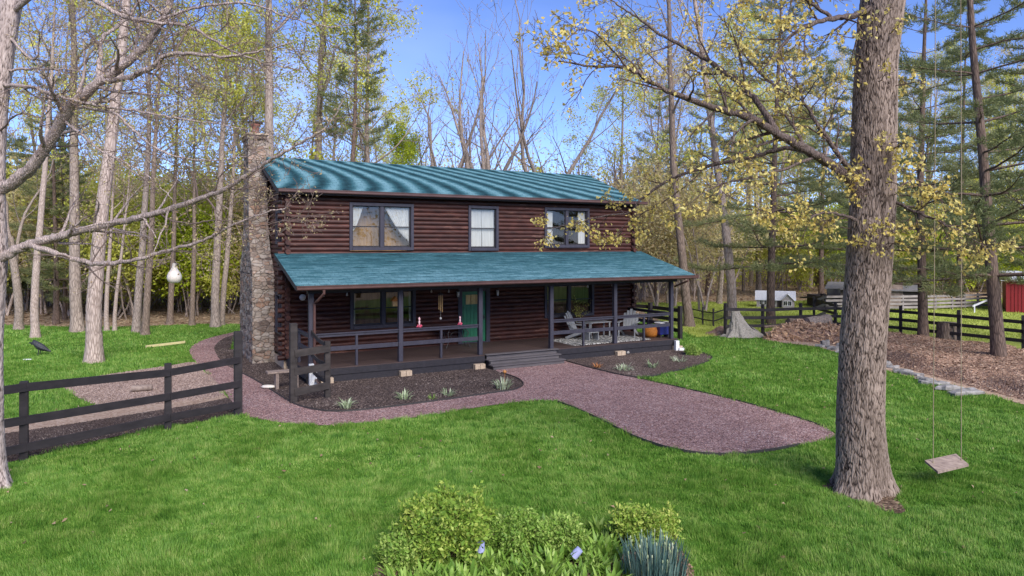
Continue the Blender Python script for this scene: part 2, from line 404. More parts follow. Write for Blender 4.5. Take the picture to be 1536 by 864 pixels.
# ------------------------------------------------------------------ ground sheets
def smooth(pts, k=6, closed=True):
    P = [np.array(p, float) for p in pts]; n = len(P); out = []
    for i in range(n if closed else n-1):
        p0, p1, p2, p3 = (P[(i-1) % n], P[i], P[(i+1) % n], P[(i+2) % n]) if closed else (P[max(i-1,0)], P[i], P[i+1], P[min(i+2,n-1)])
        for j in range(k):
            t = j/k
            out.append(tuple(.5*((2*p1)+(-p0+p2)*t+(2*p0-5*p1+4*p2-p3)*t*t+(-p0+3*p1-3*p2+p3)*t**3)))
    if not closed: out.append(tuple(P[-1]))
    return out
def sheet(name, poly, z, mat):
    V = [(x, y, z) for x, y in poly]
    tri = tessellate_polygon([[Vector((x, y, 0)) for x, y in poly]])
    F = []
    for a, b, c in tri:
        A, B, C_ = poly[a], poly[b], poly[c]
        F.append((a, b, c) if (B[0]-A[0])*(C_[1]-A[1])-(B[1]-A[1])*(C_[0]-A[0]) > 0 else (a, c, b))
    o = MB().add(V, [F]).build(name, mat); return tag(o, kind='structure')
def inpoly(x, y, poly):
    P = np.array(poly); r = np.zeros(len(x), bool); j = len(P)-1
    for i in range(len(P)):
        xi, yi, xj, yj = P[i,0], P[i,1], P[j,0], P[j,1]
        c = ((yi > y) != (yj > y)) & (x < (xj-xi)*(y-yi)/(yj-yi+1e-12)+xi)
        r ^= c; j = i
    return r
def gp(pts): return [G(*p) for p in pts]

M_floor = M_chips('leaf_litter', [(.2, (.14,.085,.05)), (.5, (.32,.22,.14)), (.8, (.46,.35,.24))], .12, .8)
def M_lawn(name, a, b, c):
    m, nt, out = newmat(name); v = coords(nt, (1,1,1), True)
    f = math_(nt, 'ADD', math_(nt, 'MULTIPLY', noise(nt, v, .5, 5), .6), math_(nt, 'MULTIPLY', noise(nt, v, 9, 5, .7), .4))
    principled(nt, out, ramp(nt, f, [(.35, a), (.5, b), (.66, c)]), .9, .1, noise(nt, v, 40, 3), .6, .03); return m
MAT['lawn'] = M_lawn('lawn_turf', (.05,.11,.014), (.08,.165,.02), (.12,.20,.03))
MAT['pasture'] = M_lawn('pasture_turf', (.22,.27,.05), (.33,.38,.075), (.43,.46,.12))
MAT['path'] = M_chips('plum_gravel', [(.12, (.09,.046,.044)), (.4, (.23,.137,.130)), (.65, (.34,.218,.208)), (.92, (.56,.44,.42))], .035)
MAT['mulch'] = M_chips('dark_mulch', [(.2, (.018,.012,.011)), (.5, (.06,.042,.038)), (.78, (.12,.088,.078)), (.97, (.34,.27,.24))], .04)
MAT['greygravel'] = M_chips('grey_gravel', [(.1, (.13,.085,.07)), (.5, (.27,.19,.16)), (.9, (.42,.325,.28))], .06, .7)
MAT['sand'] = M_chips('tan_dirt', [(.1, (.26,.17,.12)), (.5, (.42,.29,.21)), (.9, (.52,.40,.31))], .05, .5)
MAT['mound'] = M_chips('turned_earth', [(.1, (.12,.066,.048)), (.45, (.30,.18,.128)), (.75, (.45,.295,.215)), (.97, (.62,.46,.36))], .05, 1.0)
MAT['bedsoil'] = M_chips('bed_soil', [(.1, (.05,.03,.02)), (.6, (.14,.09,.06)), (.95, (.34,.25,.17))], .05, 1.0)

sheet('ground', [(-170,-90),(170,-90),(170,190),(-170,190)], -.008, M_floor)
lawn_poly = [(-40,3.5),(-10,4.2),(6,5.0),(40,5.4),(40,33.0)] + [G(1536,529),G(1438,517),G(1351,507)] + [(17.5,34),(12,34.3),(10.5,34.0),(8.6,33.0),(8.5,40)] + smooth([(4,40.0),(-4,39.5),(-10,37.6),(-16,38.6),(-22,37.2),(-30,38.4),(-40,37.6)], 6, False)
sheet('lawn', lawn_poly, -.004, MAT['lawn'])
past_poly = [(8.5,52.5),(8.5,33.1)] + [(8.7,33.1),(10.5,34.1),(12,34.4),(17.5,34.1)] + [G(1351,506.5),G(1438,516.5),G(1536,528.5)] + [(70,33),(70,60),(46,58),(30,56),(20,54)]
sheet('pasture', past_poly, 0.0, MAT['pasture'])

outer = [(352,498),(318,506),(296,514),(285,524),(288,536),(300,550),(318,566),(335,585),(350,606),(366,622),(398,630),(440,636),(490,638),(560,633),(640,624),(700,614),(760,605),(800,601),(832,602),(858,611),(900,630),(950,655),(1000,672),(1050,681),(1100,682.5),(1150,677),(1200,668),(1258,655)]
upper = [(1240,642),(1180,622),(1100,600),(1030,584),(962,569),(948,566),(900,556),(862,546),(846,541)]
lbed = [(736,552),(752,560),(775,568),(785,577),(772,585),(740,590),(700,596),(640,604),(580,612),(530,617),(500,618),(470,615),(440,606),(410,588),(385,572),(355,556),(335,545),(325,532),(322,520),(335,508),(354,502)]
path_poly = smooth(gp(outer), 5, False) + smooth(gp(upper), 4, False) + [HW(9,.3)[:2], HW(6,.3)[:2]] + smooth(gp(lbed), 4, False)
sheet('gravel_path', path_poly, .008, MAT['path'])
mulch_l = smooth(gp(lbed), 4, False) + [HW(-1.2,9)[:2], HW(.2,6)[:2], HW(.3,.6)[:2], HW(5.9,.6)[:2]]
sheet('mulch_bed', mulch_l, .012, MAT['mulch'])
rb = [(840,538),(862,546),(900,556),(948,566),(978,565),(1010,558),(1045,549),(1064,541),(1067,535),(1048,528),(1022,522)]
mulch_r = smooth(gp(rb), 4, False) + [HW(14.6,1)[:2], HW(9.1,1)[:2]]
sheet('mulch_bed', mulch_r, .012, MAT['mulch'])
gg = gp([(92,573),(140,565),(200,556),(250,549),(290,543),(300,552),(320,568),(336,590),(320,598),(240,606),(170,613),(130,602),(105,588)])
gravel_l = smooth(gg, 3)
sheet('gravel_yard', gravel_l, 0.0, MAT['greygravel'])
sand_l = gp([(-120,652),(0,629),(100,618),(200,607),(300,597),(338,592),(344,600),(300,608),(200,625),(100,641),(0,656),(-120,682)])
sheet('dirt_strip', sand_l, .004, MAT['sand'])
strip_l = gp([(-140,735),(0,697),(60,682),(150,660),(250,640),(345,626),(366,622.5),(352,606),(341,597),(300,606),(200,622),(100,638),(0,652),(-140,682)])
sheet('mulch_strip', strip_l, .012, MAT['mulch'])
mound_poly = gp([(1160,512),(1228,521),(1290,541),(1330,556),(1400,573),(1470,590),(1536,607),(1640,634),(1700,600),(1640,556),(1535,533),(1438,520),(1351,510),(1253,503),(1160,504)])
mound_poly_s = smooth(mound_poly, 3)
sheet('bare_earth', mound_poly_s, .004, MAT['sand'])
bed_px = [(575,835),(592,812),(640,798),(730,792),(830,795),(900,808),(960,802),(1005,808),(1028,835),(1050,880),(1040,930),(560,930),(556,870)]
bed_poly = smooth(gp(bed_px), 4)
sheet('planting_bed', bed_poly, .002, MAT['bedsoil'])
def oak_r(a): return .56+.10*math.sin(3*a+.5)+.07*math.sin(7*a)+.40*max(0, math.cos(a+1.45))**8
oak_soil = [(G(1294,735)[0]+oak_r(k*.1047)*math.cos(k*.1047), 12.47+oak_r(k*.1047)*math.sin(k*.1047)) for k in range(60)]
sheet('bare_soil', oak_soil, .003, MAT['bedsoil'])

# value noise for placing and shaping
def vnoise(x, y, seed=0):
    xi = np.floor(x).astype(np.int64); yi = np.floor(y).astype(np.int64); fx = x-xi; fy = y-yi
    fx = fx*fx*(3-2*fx); fy = fy*fy*(3-2*fy)
    def h(a, b):
        n = (a*374761393 + b*668265263 + seed*1442695041) & 0xffffffff
        n = ((n ^ (n >> 13))*1274126177) & 0xffffffff
        return ((n ^ (n >> 16)) & 0xffff)/65535.0
    return (h(xi,yi)*(1-fx)+h(xi+1,yi)*fx)*(1-fy)+(h(xi,yi+1)*(1-fx)+h(xi+1,yi+1)*fx)*fy
def fbm(x, y, seed=0, o=4):
    r = 0; a = .5
    for k in range(o):
        r = r + a*vnoise(x*2**k, y*2**k, seed+k); a *= .5
    return r

# heaped earth inside the bare-earth zone
def heap(name, poly, zmax, res, mat, seed, edge=.8, base=.006):
    P = np.array(poly); x0, y0 = P.min(0); x1, y1 = P.max(0)
    nx, ny = int((x1-x0)/res)+2, int((y1-y0)/res)+2
    X, Y = np.meshgrid(np.linspace(x0, x1, nx), np.linspace(y0, y1, ny), indexing='ij')
    ins = inpoly(X.ravel(), Y.ravel(), poly).reshape(X.shape)
    d = np.full(X.shape, 1e9)
    for i in range(len(P)):
        a = P[i]; b = P[(i+1) % len(P)]; ab = b-a; L = max(ab @ ab, 1e-9)
        t = np.clip(((X-a[0])*ab[0]+(Y-a[1])*ab[1])/L, 0, 1)
        d = np.minimum(d, np.hypot(X-a[0]-t*ab[0], Y-a[1]-t*ab[1]))
    d = np.where(ins, d, -d)
    e = np.clip(d/edge, 0, 1); e = e*e*(3-2*e)
    z = base + e*zmax*(.25+1.1*fbm(X*.55, Y*.55, seed)) + e*.10*(fbm(X*3, Y*3, seed+9)-.4) + e*.05*(vnoise(X*9, Y*9, seed+20)-.4)
    z = np.where(d < 0, -.05, np.maximum(z, base))
    b = MB(); V = np.stack([X, Y, z], -1).reshape(-1,3); b.grid(V, nx, ny)
    return b.build(name, mat)
mound_core = gp([(1262,520),(1300,536),(1340,548),(1400,565),(1470,584),(1540,602),(1640,628),(1690,590),(1640,560),(1535,535),(1438,521),(1351,511),(1290,508)])
o = heap('earth_mound', smooth(mound_core, 3), .46, .09, MAT['mound'], 3); tag(o, kind='structure')

# ------------------------------------------------------------------ the log house
house = thing('log_house', 'two storey dark red-brown log house with teal shingle roofs and a full-length front porch', 'house', HW(0,0,0), HROT)
HT = 2.9; HB = 9.9; SL = -.14; SR = 14.92; DECK = .46
LP, LR = .163, .092
def openings_front(z):
    o_ = []
    for (a, b, z0, z1) in FRONT_OPEN:
        if z0 - .02 < z < z1 + .02: o_.append((a, b))
    return o_
def win_rect(x0, x1, y0, y1, t=HT):
    xm = (x0+x1)/2
    return (S(x0, t), S(x1, t), Zt(xm, y1, t), Zt(xm, y0, t))
W1 = win_rect(523, 619, 305, 375.5); W2 = win_rect(701, 746, 309, 376); W3 = win_rect(815, 882, 312, 371.5)
W4 = win_rect(524, 622, 425, 497); W5 = win_rect(815, 889, 423, 483)
W4 = (W4[0], W4[1], 1.27, 2.72); W5 = (W5[0], W5[1], 1.27, 2.72)
DOOR = (6.33, 7.72, DECK, 2.66)
FRONT_OPEN = [W1, W2, W3, W4, W5, DOOR]

def log(mb, p0, p1, r, n=12):
    mb.tube([p0, p1], [r*(1+.05*random.uniform(-1,1))]*2, n)
ZTOP = 6.12
fw = MB()
k = 0; z = .42
while z < ZTOP - .02:
    ops = sorted(openings_front(z)); e0 = SL - (.30 if k % 2 == 0 else .16); e1 = SR + (.22 if k % 2 == 0 else .12)
    a = e0
    for (b0, b1) in ops:
        log(fw, (a, HT, z), (b0+.03, HT, z), LR); a = b1-.03
    log(fw, (a, HT, z), (e1, HT, z), LR)
    z += LP; k += 1
fw.build('log_wall', MAT['log'], house)
bw = MB(); z = .42
while z < ZTOP - .02:
    log(bw, (SL-.25, HB, z), (SR+.2, HB, z), LR); z += LP
bw.build('log_wall', MAT['log'], house)
RIDGE_T, RIDGE_Z, EAVE_T, EAVE_Z = 6.39, 7.716, 2.45, 6.26
pit = (RIDGE_Z-EAVE_Z)/(RIDGE_T-EAVE_T)
SIDE_WIN = [(3.35, 4.25, 1.2, 2.62), (3.35, 4.2, 4.35, 5.55)]
for ss in (SL, SR):
    sw = MB(); z = .42 + LP*.5; k = 0
    while z < RIDGE_Z - .2:
        if z < ZTOP - .05:
            t0, t1 = HT - (.27 if k % 2 == 0 else .16), HB + .2
        else:
            h = (RIDGE_Z - .12 - z)/pit; t0, t1 = RIDGE_T - h, RIDGE_T + h
        ops = [(a, b) for (a, b, z0, z1) in SIDE_WIN if ss == SL and z0 < z < z1]
        a = t0
        for (b0, b1) in ops:
            log(sw, (ss, a, z), (ss, b0+.03, z), LR); a = b1-.03
        if t1 - a > .1: log(sw, (ss, a, z), (ss, t1, z), LR)
        z += LP; k += 1
    sw.build('log_wall', MAT['log_side'], house)
# foundation
fd = MB()
for ss in (SL+.03, SR-.03): fd.box((ss, (HT+HB)/2+.1, .16), (.2, HB-HT, .34))
for tt in (HT+.03, HB-.03): fd.box(((SL+SR)/2, tt, .16), (SR-SL-.25, .2, .34))
fd.build('foundation', MAT['block'], house)
# rooms behind the glazing
rm = MB()
for (z0, z1) in ((.47, 3.05), (3.2, 5.95)):
    a, b, c, d = SL+.2, SR-.2, HT+.14, HB-.2
    V = [(a,c,z0),(b,c,z0),(b,d,z0),(a,d,z0),(a,c,z1),(b,c,z1),(b,d,z1),(a,d,z1)]
    rm.add(V, [[[0,1,2,3],[4,7,6,5],[3,2,6,7],[0,3,7,4],[1,5,6,2]]])
for ss in (5.6, 9.2): rm.box((ss, 4.6, 1.7), (.1, 3.2, 2.5)); rm.box((ss+.4, 4.6, 4.55), (.1, 3.2, 2.6))
rm.box((3.1, 5.0, 3.12), (5, 3.8, .04)); rm.box((W1[0]+1.1, HT+.62, 4.45), (3.0, .06, 2.5)); rm.box((W5[0]+1.3, HT+1.5, 1.5), (2.6, .06, 2.0)); rm.box((W4[0]+1.3, HT+1.5, 1.5), (2.6, .06, 2.0))  # includes a board panel added close behind the upper left window to catch sunlight
rm.build('interior', MAT['inside'], house)

# roofs
def slab(mb, s0, s1, t0, z0, t1, z1, th):
    V = [(s0,t0,z0),(s1,t0,z0),(s1,t1,z1),(s0,t1,z1),(s0,t0,z0-th),(s1,t0,z0-th),(s1,t1,z1-th),(s0,t1,z1-th)]
    mb.add(V, [[[0,1,2,3],[4,7,6,5],[0,4,5,1],[1,5,6,2],[2,6,7,3],[3,7,4,0]]])
def shingle_slope(mb, s0, s1, t0, z0, t1, z1, n, th=.03):
    """courses stepped one over the next, each with a slightly wavering butt edge"""
    for i in range(n):
        f0, f1 = i/n, (i+1.15)/n
        f1 = min(f1, 1.0)
        ns = 60
        xs = np.linspace(s0, s1, ns); dz = .012*(vnoise(xs*1.2, np.full(ns, i*3.7), 5)-.5)
        ta, tb = t0+(t1-t0)*f0, t0+(t1-t0)*f1; za, zb = z0+(z1-z0)*f0, z0+(z1-z0)*f1
        sg = 1 if t1 > t0 else -1
        A = np.stack([xs, np.full(ns, ta), za+.016+dz], -1); B = np.stack([xs, np.full(ns, tb), np.full(ns, zb)], -1); C_ = np.stack([xs, np.full(ns, ta+.002*sg), np.full(ns, za-.012)], -1)
        q = np.arange(ns-1)
        Q1 = np.stack([q, q+1, q+1+ns, q+ns], -1); Q2 = np.stack([q+2*ns, q+1+2*ns, q+1, q], -1)
        if t1 < t0: Q1 = Q1[:, ::-1]; Q2 = Q2[:, ::-1]
        mb.add(np.concatenate([A, B, C_]), [Q1, Q2])
RS0, RS1 = -.545, 15.12
rf = MB()
shingle_slope(rf, RS0, RS1, EAVE_T, EAVE_Z, RIDGE_T, RIDGE_Z, 28)
shingle_slope(rf, RS0, RS1, 2*RIDGE_T-EAVE_T, EAVE_Z, RIDGE_T, RIDGE_Z, 28)
for sg in (-1, 1):
    rf.beam((RS0, RIDGE_T+sg*.09, RIDGE_Z-.012), (RS1, RIDGE_T+sg*.09, RIDGE_Z-.012), .2, .03, (0, sg*pit, 1))
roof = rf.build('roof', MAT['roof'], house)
sf = MB()
slab(sf, RS0+.02, RS1-.02, EAVE_T+.03, EAVE_Z-.02, RIDGE_T, RIDGE_Z-.025, .07)
slab(sf, RS0+.02, RS1-.02, RIDGE_T, RIDGE_Z-.025, 2*RIDGE_T-EAVE_T-.03, EAVE_Z-.02, .07)
for ss in (RS0+.012, RS1-.012):
    sf.beam((ss, EAVE_T, EAVE_Z-.09), (ss, RIDGE_T, RIDGE_Z-.09), .03, .16); sf.beam((ss, 2*RIDGE_T-EAVE_T, EAVE_Z-.09), (ss, RIDGE_T, RIDGE_Z-.09), .03, .16)
sf.beam((RS0+.03, EAVE_T+.02, EAVE_Z-.11), (RS1-.03, EAVE_T+.02, EAVE_Z-.11), .03, .17)
for i in range(24):   # rafter tails
    s_ = SL+.1+i*.64; sf.beam((s_, EAVE_T+.05, EAVE_Z-.16), (s_, HT+.1, EAVE_Z-.16+pit*.5), .05, .1)
sf.build('soffit', MAT['trim2'], house)
def gutter(mb, s0, s1, t, z):
    prof = [(0,0),(0,-.10),(-.03,-.13),(-.085,-.13),(-.115,-.10),(-.115,-.035),(-.128,-.02),(-.128,0),(-.108,0),(-.10,-.09),(-.03,-.11),(-.012,-.09),(-.012,0)]
    n = len(prof); V = [(s0, t+a, z+b) for a, b in prof]+[(s1, t+a, z+b) for a, b in prof]
    F = [[i, (i+1) % n, (i+1) % n+n, i+n] for i in range(n)]
    mb.add(V, [F, [list(range(n))[::-1]], [list(range(n, 2*n))]])
g = MB(); gutter(g, RS0+.05, RS1+.28, EAVE_T+.0, EAVE_Z-.02); g.build('gutter', MAT['gutter'], house)
# porch roof
PT0, PZ0, PT1, PZ1, PS0, PS1 = -.61, 3.10, 2.84, 4.03, -.575, 15.39
ppit = (PZ1-PZ0)/(PT1-PT0)
pr = MB(); shingle_slope(pr, PS0, PS1, PT0, PZ0, PT1, PZ1, 25)
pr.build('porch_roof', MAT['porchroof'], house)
ps = MB(); slab(ps, PS0+.02, PS1-.02, PT0+.03, PZ0-.02, PT1, PZ1-.025, .06)
for ss in (PS0+.012, PS1-.012): ps.beam((ss, PT0, PZ0-.07), (ss, PT1, PZ1-.07), .03, .14)
ps.beam((PS0+.03, PT0+.02, PZ0-.09), (PS1-.03, PT0+.02, PZ0-.09), .03, .15)
ps.beam((-.1, .0, 2.885), (14.95, .0, 2.885), .12, .16)
for i in range(26): ps.beam((PS0+.25+i*.61, PT0+.06, PZ0-.15), (PS0+.25+i*.61, PT1, PZ1-.15), .045, .1)
ps.build('porch_soffit', MAT['trim2'], house)
g = MB(); gutter(g, PS0+.03, PS1+.12, PT0, PZ0-.02); g.build('gutter', MAT['gutter'], house)
ds = MB()
ds.tube([(.26,PT0-.05,PZ0-.13),(.26,PT0-.05,2.84),(.14,PT0+.2,2.62),(.10,-.115,2.5),(.10,-.115,.30),(.10,-.30,.16),(.08,-.75,.10)], [.043]*7, 8, True, False)
ds.build('downspout', MAT['gutter'], house)
ds = MB(); ds.tube([(15.0,PT0-.05,PZ0-.13),(14.98,PT0-.05,2.86),(14.86,.0,2.6)], [.04]*3, 8, True, False); ds.build('downspout', MAT['gutter'], house)

# deck, skirt, posts, rails, steps
dk = MB(); nb = 24
for i in range(nb):
    t_ = -.13+(HT+.06)*i/nb
    dk.box(((SL+SR)/2, t_+.5*(HT+.06)/nb, DECK-.014), (SR-SL+.02, (HT+.06)/nb-.006, .028))
dk.build('porch_deck', MAT['deck'], house)
def skirt(s0, s1):
    sk = MB(); sk.box(((s0+s1)/2, -.125, .335), (s1-s0, .035, .20)); sk.box(((s0+s1)/2, -.093, .13), (s1-s0, .03, .26)); sk.build('porch_skirt', MAT['trim2'], house)
skirt(SL, 6.02); skirt(9.0, SR)
for ss in (SL+.0, SR): MB().box((ss, 1.38, .29), (.035, 2.9, .28)).build('porch_skirt', MAT['trim2'], house)
for k_ in (0.12, 1, 2, 4, 5):
    for j in range(2): MB().box((k_*2.946-.0+.1+(j-.5)*.2 + (-.24 if k_ == 2 else 0), -.22, .085), (.19, .2, .19)).build('foundation_block', MAT['block'], house, .008)
for k_ in range(6):
    b = MB(); b.box((k_*2.946+(.02 if k_ == 0 else 0)-(.06 if k_ == 5 else 0), 0, (DECK+2.81)/2), (.15, .15, 2.81-DECK)); b.build('porch_post', MAT['trim'], house, .008)
def rail_bay(s0, s1, t0=0.0, t1=0.0):
    b = MB()
    b.beam((s0, t0, DECK+1.06), (s1, t1, DECK+1.06), .10, .04); b.beam((s0, t0, DECK+1.0), (s1, t1, DECK+1.0), .038, .085)
    b.beam((s0, t0, DECK+.58), (s1, t1, DECK+.58), .038, .14)
    f = .5; b.beam((s0+(s1-s0)*f, t0+(t1-t0)*f+.03, DECK), (s0+(s1-s0)*f, t0+(t1-t0)*f+.03, DECK+1.0), .075, .085, (0,1,0))
    b.build('porch_railing', MAT['trim'], house, .004)
for k_ in (0, 1, 3, 4): rail_bay(k_*2.946+.075, (k_+1)*2.946-.075)
rail_bay(-.02, -.02, .08, HT-.1); rail_bay(14.7, 14.7, .08, HT-.1)
st = MB()
for i, (zt, tf) in enumerate(((.315, -.44), (.165, -.74))):
    st.box((7.52, tf+.165, zt-.02), (3.0-.0*i, .33, .04)); st.box((7.52, tf+.06, zt-.095), (2.9, .03, .115))
st.box((7.52, -.15, DECK+.006), (3.02, .22, .03)); st.box((7.52, -.16, .37), (2.9, .03, .12))
steps = st.build('porch_steps', MAT['tread'], house, .005)
for ss in (6.08, 8.96):
    sg_ = MB(); sg_.box((ss-.0, -.40, .08), (.05, .55, .16)); sg_.box((ss, -.28, .229), (.048, .28, .14)); sg_.build('step_stringer', MAT['trim2'], house)


# windows
def window(rect, t, nsash, axis=0, trim=.11, curtains=None, grid=None):
    """rect = (a0, a1, z0, z1) along the wall; axis 0: front wall, 1: left wall (facing -s)"""
    a0, a1, z0, z1 = rect
    def P(a, out, z): return (a, t-out, z) if axis == 0 else (t-out, a, z)
    def bx(b, a, out, z, sa, so_, sz): b.box(P(a, out, z), (sa, so_, sz) if axis == 0 else (so_, sa, sz))
    f = MB()
    bx(f, a0+trim/2, .10, (z0+z1)/2, trim, .06, z1-z0); bx(f, a1-trim/2, .10, (z0+z1)/2, trim, .06, z1-z0)
    bx(f, (a0+a1)/2, .10, z1-trim/2, a1-a0-2*trim, .058, trim); bx(f, (a0+a1)/2, .115, z0+trim/2, a1-a0-2*trim, .09, trim)
    for aa in (a0+trim-.012, a1-trim+.012): bx(f, aa, -.02, (z0+z1)/2, .03, .20, z1-z0-trim)     # reveals
    for zz in (z0+trim-.012, z1-trim+.012): bx(f, (a0+a1)/2, -.02, zz, a1-a0-2*trim, .19, .03)
    ia0, ia1, iz0, iz1 = a0+trim, a1-trim, z0+trim, z1-trim
    wsa = (ia1-ia0)/nsash
    for i in range(1, nsash): bx(f, ia0+wsa*i, .045, (iz0+iz1)/2, .14, .09, iz1-iz0)
    wf = f.build('window', MAT['trim'], house, .004)
    for i in range(nsash):
        c0, c1 = ia0+wsa*i+(.07 if i else 0), ia0+wsa*(i+1)-(.07 if i < nsash-1 else 0)
        zm = iz0+(iz1-iz0)*.5
        s_ = MB()
        for (y0, y1, o_) in ((zm-.02, iz1, .035), (iz0, zm+.02, .012)):
            bx(s_, c0+.02, o_, (y0+y1)/2, .04, .03, y1-y0); bx(s_, c1-.02, o_, (y0+y1)/2, .04, .03, y1-y0)
            bx(s_, (c0+c1)/2, o_, y1-.018, c1-c0-.08, .029, .036); bx(s_, (c0+c1)/2, o_, y0+(.03 if y0 == iz0 else .018), c1-c0-.08, .029, .06 if y0 == iz0 else .036)
        s_.build('sash', MAT['trim2'], wf)
        gl = MB()
        for (y0, y1, o_) in ((zm, iz1, .035), (iz0, zm, .012)):
            V = [P(c0+.03, o_, y0), P(c1-.03, o_, y0), P(c1-.03, o_, y1), P(c0+.03, o_, y1)]
            gl.add(V, [[[0,1,2,3]]])
        gl.build('pane', MAT['glass'], wf)
    if curtains:
        for prof in curtains:            # prof(v) -> (a_in, a_out) in 0..1 across the glazing for height v in 0..1
            nu, nv = 46, 26; V = []
            for i in range(nv):
                v_ = i/(nv-1); lo, hi = prof(v_)
                for j in range(nu):
                    u_ = lo+(hi-lo)*j/(nu-1)
                    fold = .018*math.sin(j*1.15+v_*1.5)+.008*math.sin(j*2.7)
                    V.append(P(ia0+(ia1-ia0)*u_, -.05-fold-.01*v_, iz0+(iz1-iz0)*v_))
            c = MB().grid(V, nv, nu); c.build('curtain', MAT['curtain'], wf)
    return wf
def drape_l(v): return (0.0, .012+.19*max(0, (v-.38)/.62)**.6 if v > .38 else .002)
def drape_r(v): return (1.0-.01-(.43*max(0, (v-.15)/.85)**.75 if v > .15 else 0), 1.0)
window(W1, HT, 2, curtains=[drape_l, drape_r])
window(W2, HT, 1, curtains=[lambda v: (0, .49), lambda v: (.5, 1)])
window(W3, HT, 2, curtains=[lambda v: (0.0, .19), lambda v: (.82, 1.0)])
window(W4, HT, 2, trim=.12, curtains=[lambda v: (0, .05), lambda v: (.96, 1)])
window(W5, HT, 2, trim=.12)
for r in SIDE_WIN: window(r, SL, 1, axis=1, trim=.1)
# door
a0, a1, z0, z1 = DOOR
d = MB(); tr = .17
for aa in (a0+tr/2, a1-tr/2): d.box((aa, HT-.10, (z0+z1)/2), (tr, .06, z1-z0))
d.box(((a0+a1)/2, HT-.10, z1-tr/2), (a1-a0-2*tr, .058, tr)); d.box(((a0+a1)/2, HT-.06, z0+.02), (a1-a0-2*tr, .14, .04))
d.build('door_frame', MAT['trim'], house, .004)
MAT['green'] = M_simple('green_door_paint', (.022,.175,.085), (.016,.13,.065), 4, .45, .4)
d = MB(); da, db = a0+tr+.005, a1-tr-.005; dm = (da+db)/2; dz0, dz1 = z0+.045, z1-tr-.005; dw = db-da
lz0, lz1 = dz1-.50, dz1-.13
npl = 6
d.box((dm, HT-.03, (dz0+lz0)/2), (dw, .04, lz0-dz0)); d.box((dm, HT-.03, (lz1+dz1)/2), (dw, .04, dz1-lz1))
for aa in (da+.09, db-.09): d.box((aa, HT-.03, (lz0+lz1)/2), (.18, .04, lz1-lz0))
for i in range(npl): d.box((da+.06+(dw-.12)*(i+.5)/npl, HT-.056, (dz0+.12+lz0-.06)/2), ((dw-.12)/npl-.016, .016, lz0-dz0-.2))
dd = d.build('door', MAT['green'], house)
MAT['amber'] = M_simple('lit_amber_glass', (.62,.44,.16), (.5,.36,.12), 12, .25, .4)
gl = MB()
for i in range(3):
    w_ = (dw-.36)/3; gl.box((da+.18+w_*(i+.5), HT-.03, (lz0+lz1)/2), (w_-.03, .02, lz1-lz0))
gl.build('pane', MAT['amber'], dd)
kn = MB(); kn.lathe([(.0,-.03),(.03,-.02),(.033,.0),(.03,.02),(0,.03)], (db-.07, HT-.10, z0+.98), 10); kn.box((db-.07, HT-.06, z0+.98), (.05, .02, .2)); kn.build('handle', MAT['iron'], dd)
# wall lamps beside the door
for ss in (S(684, HT), S(743, HT)):
    l = MB(); zz = Zt(684, 441, HT); l.box((ss, HT-.11, zz+.02), (.07, .03, .18)); l.lathe([(.0,.16),(.07,.12),(.075,.11),(.0,.11)], (ss, HT-.2, zz), 8); l.lathe([(.02,-.14),(.06,-.12),(.05,-.1),(0,-.1)], (ss, HT-.2, zz), 8)
    lo = l.build('wall_lamp', MAT['iron'], house)
    l = MB(); l.lathe([(.04,-.1),(.055,.0),(.055,.11),(.03,.115)], (ss, HT-.2, zz), 8); l.build('lamp_glass', MAT['lampglass'], lo)
# small spot bulbs along the wall under the porch ceiling
for x_, y_ in ((483.5, 443), (519, 442), (645, 437), (671, 437), (879, 430), (915.5, 428)):
    ss, zz = S(x_, HT), Zt(x_, y_, HT); b = MB(); b.lathe([(0,-.05),(.035,-.03),(.04,.0),(.02,.04),(.015,.08)], (ss, HT-.14, zz), 8); b.build('bulb', MAT['lampglass'], house)
b = MB(); b.lathe([(.0,.0),(.10,.0),(.11,.02),(.11,.04),(0,.045)], (0,0,0), 16)
ob = b.build('meter_dial', MAT['lampglass'], house); ob.location = (S(453.5, HT-.12), HT-.12, Zt(453.5, 446, HT-.12)); ob.rotation_euler = (rad(90), 0, 0)

# chimney
ch = MB()
def ring(s0, s1, t0, t1, z): return [(s0,t0,z),(s1,t0,z),(s1,t1,z),(s0,t1,z)]
def stack(mb, rings, sub=1):
    V = [p for r in rings for p in r]; F = []
    for i in range(len(rings)-1):
        for j in range(4): F.append([i*4+j, i*4+(j+1) % 4, (i+1)*4+(j+1) % 4, (i+1)*4+j])
    mb.add(V, [F, [[0,3,2,1]], [[len(V)-4+q for q in range(4)]]])
rings = [(-.98,-.20,4.72,7.75,-.02),(-.98,-.20,4.72,7.75,3.27),(-.99,-.20,4.70,7.77,3.28),(-.97,-.24,5.25,7.4,3.95),(-.97,-.27,5.60,6.95,4.9),(-.98,-.36,5.65,6.80,8.30),(-1.02,-.31,5.60,6.86,8.31),(-1.02,-.31,5.60,6.86,8.46)]
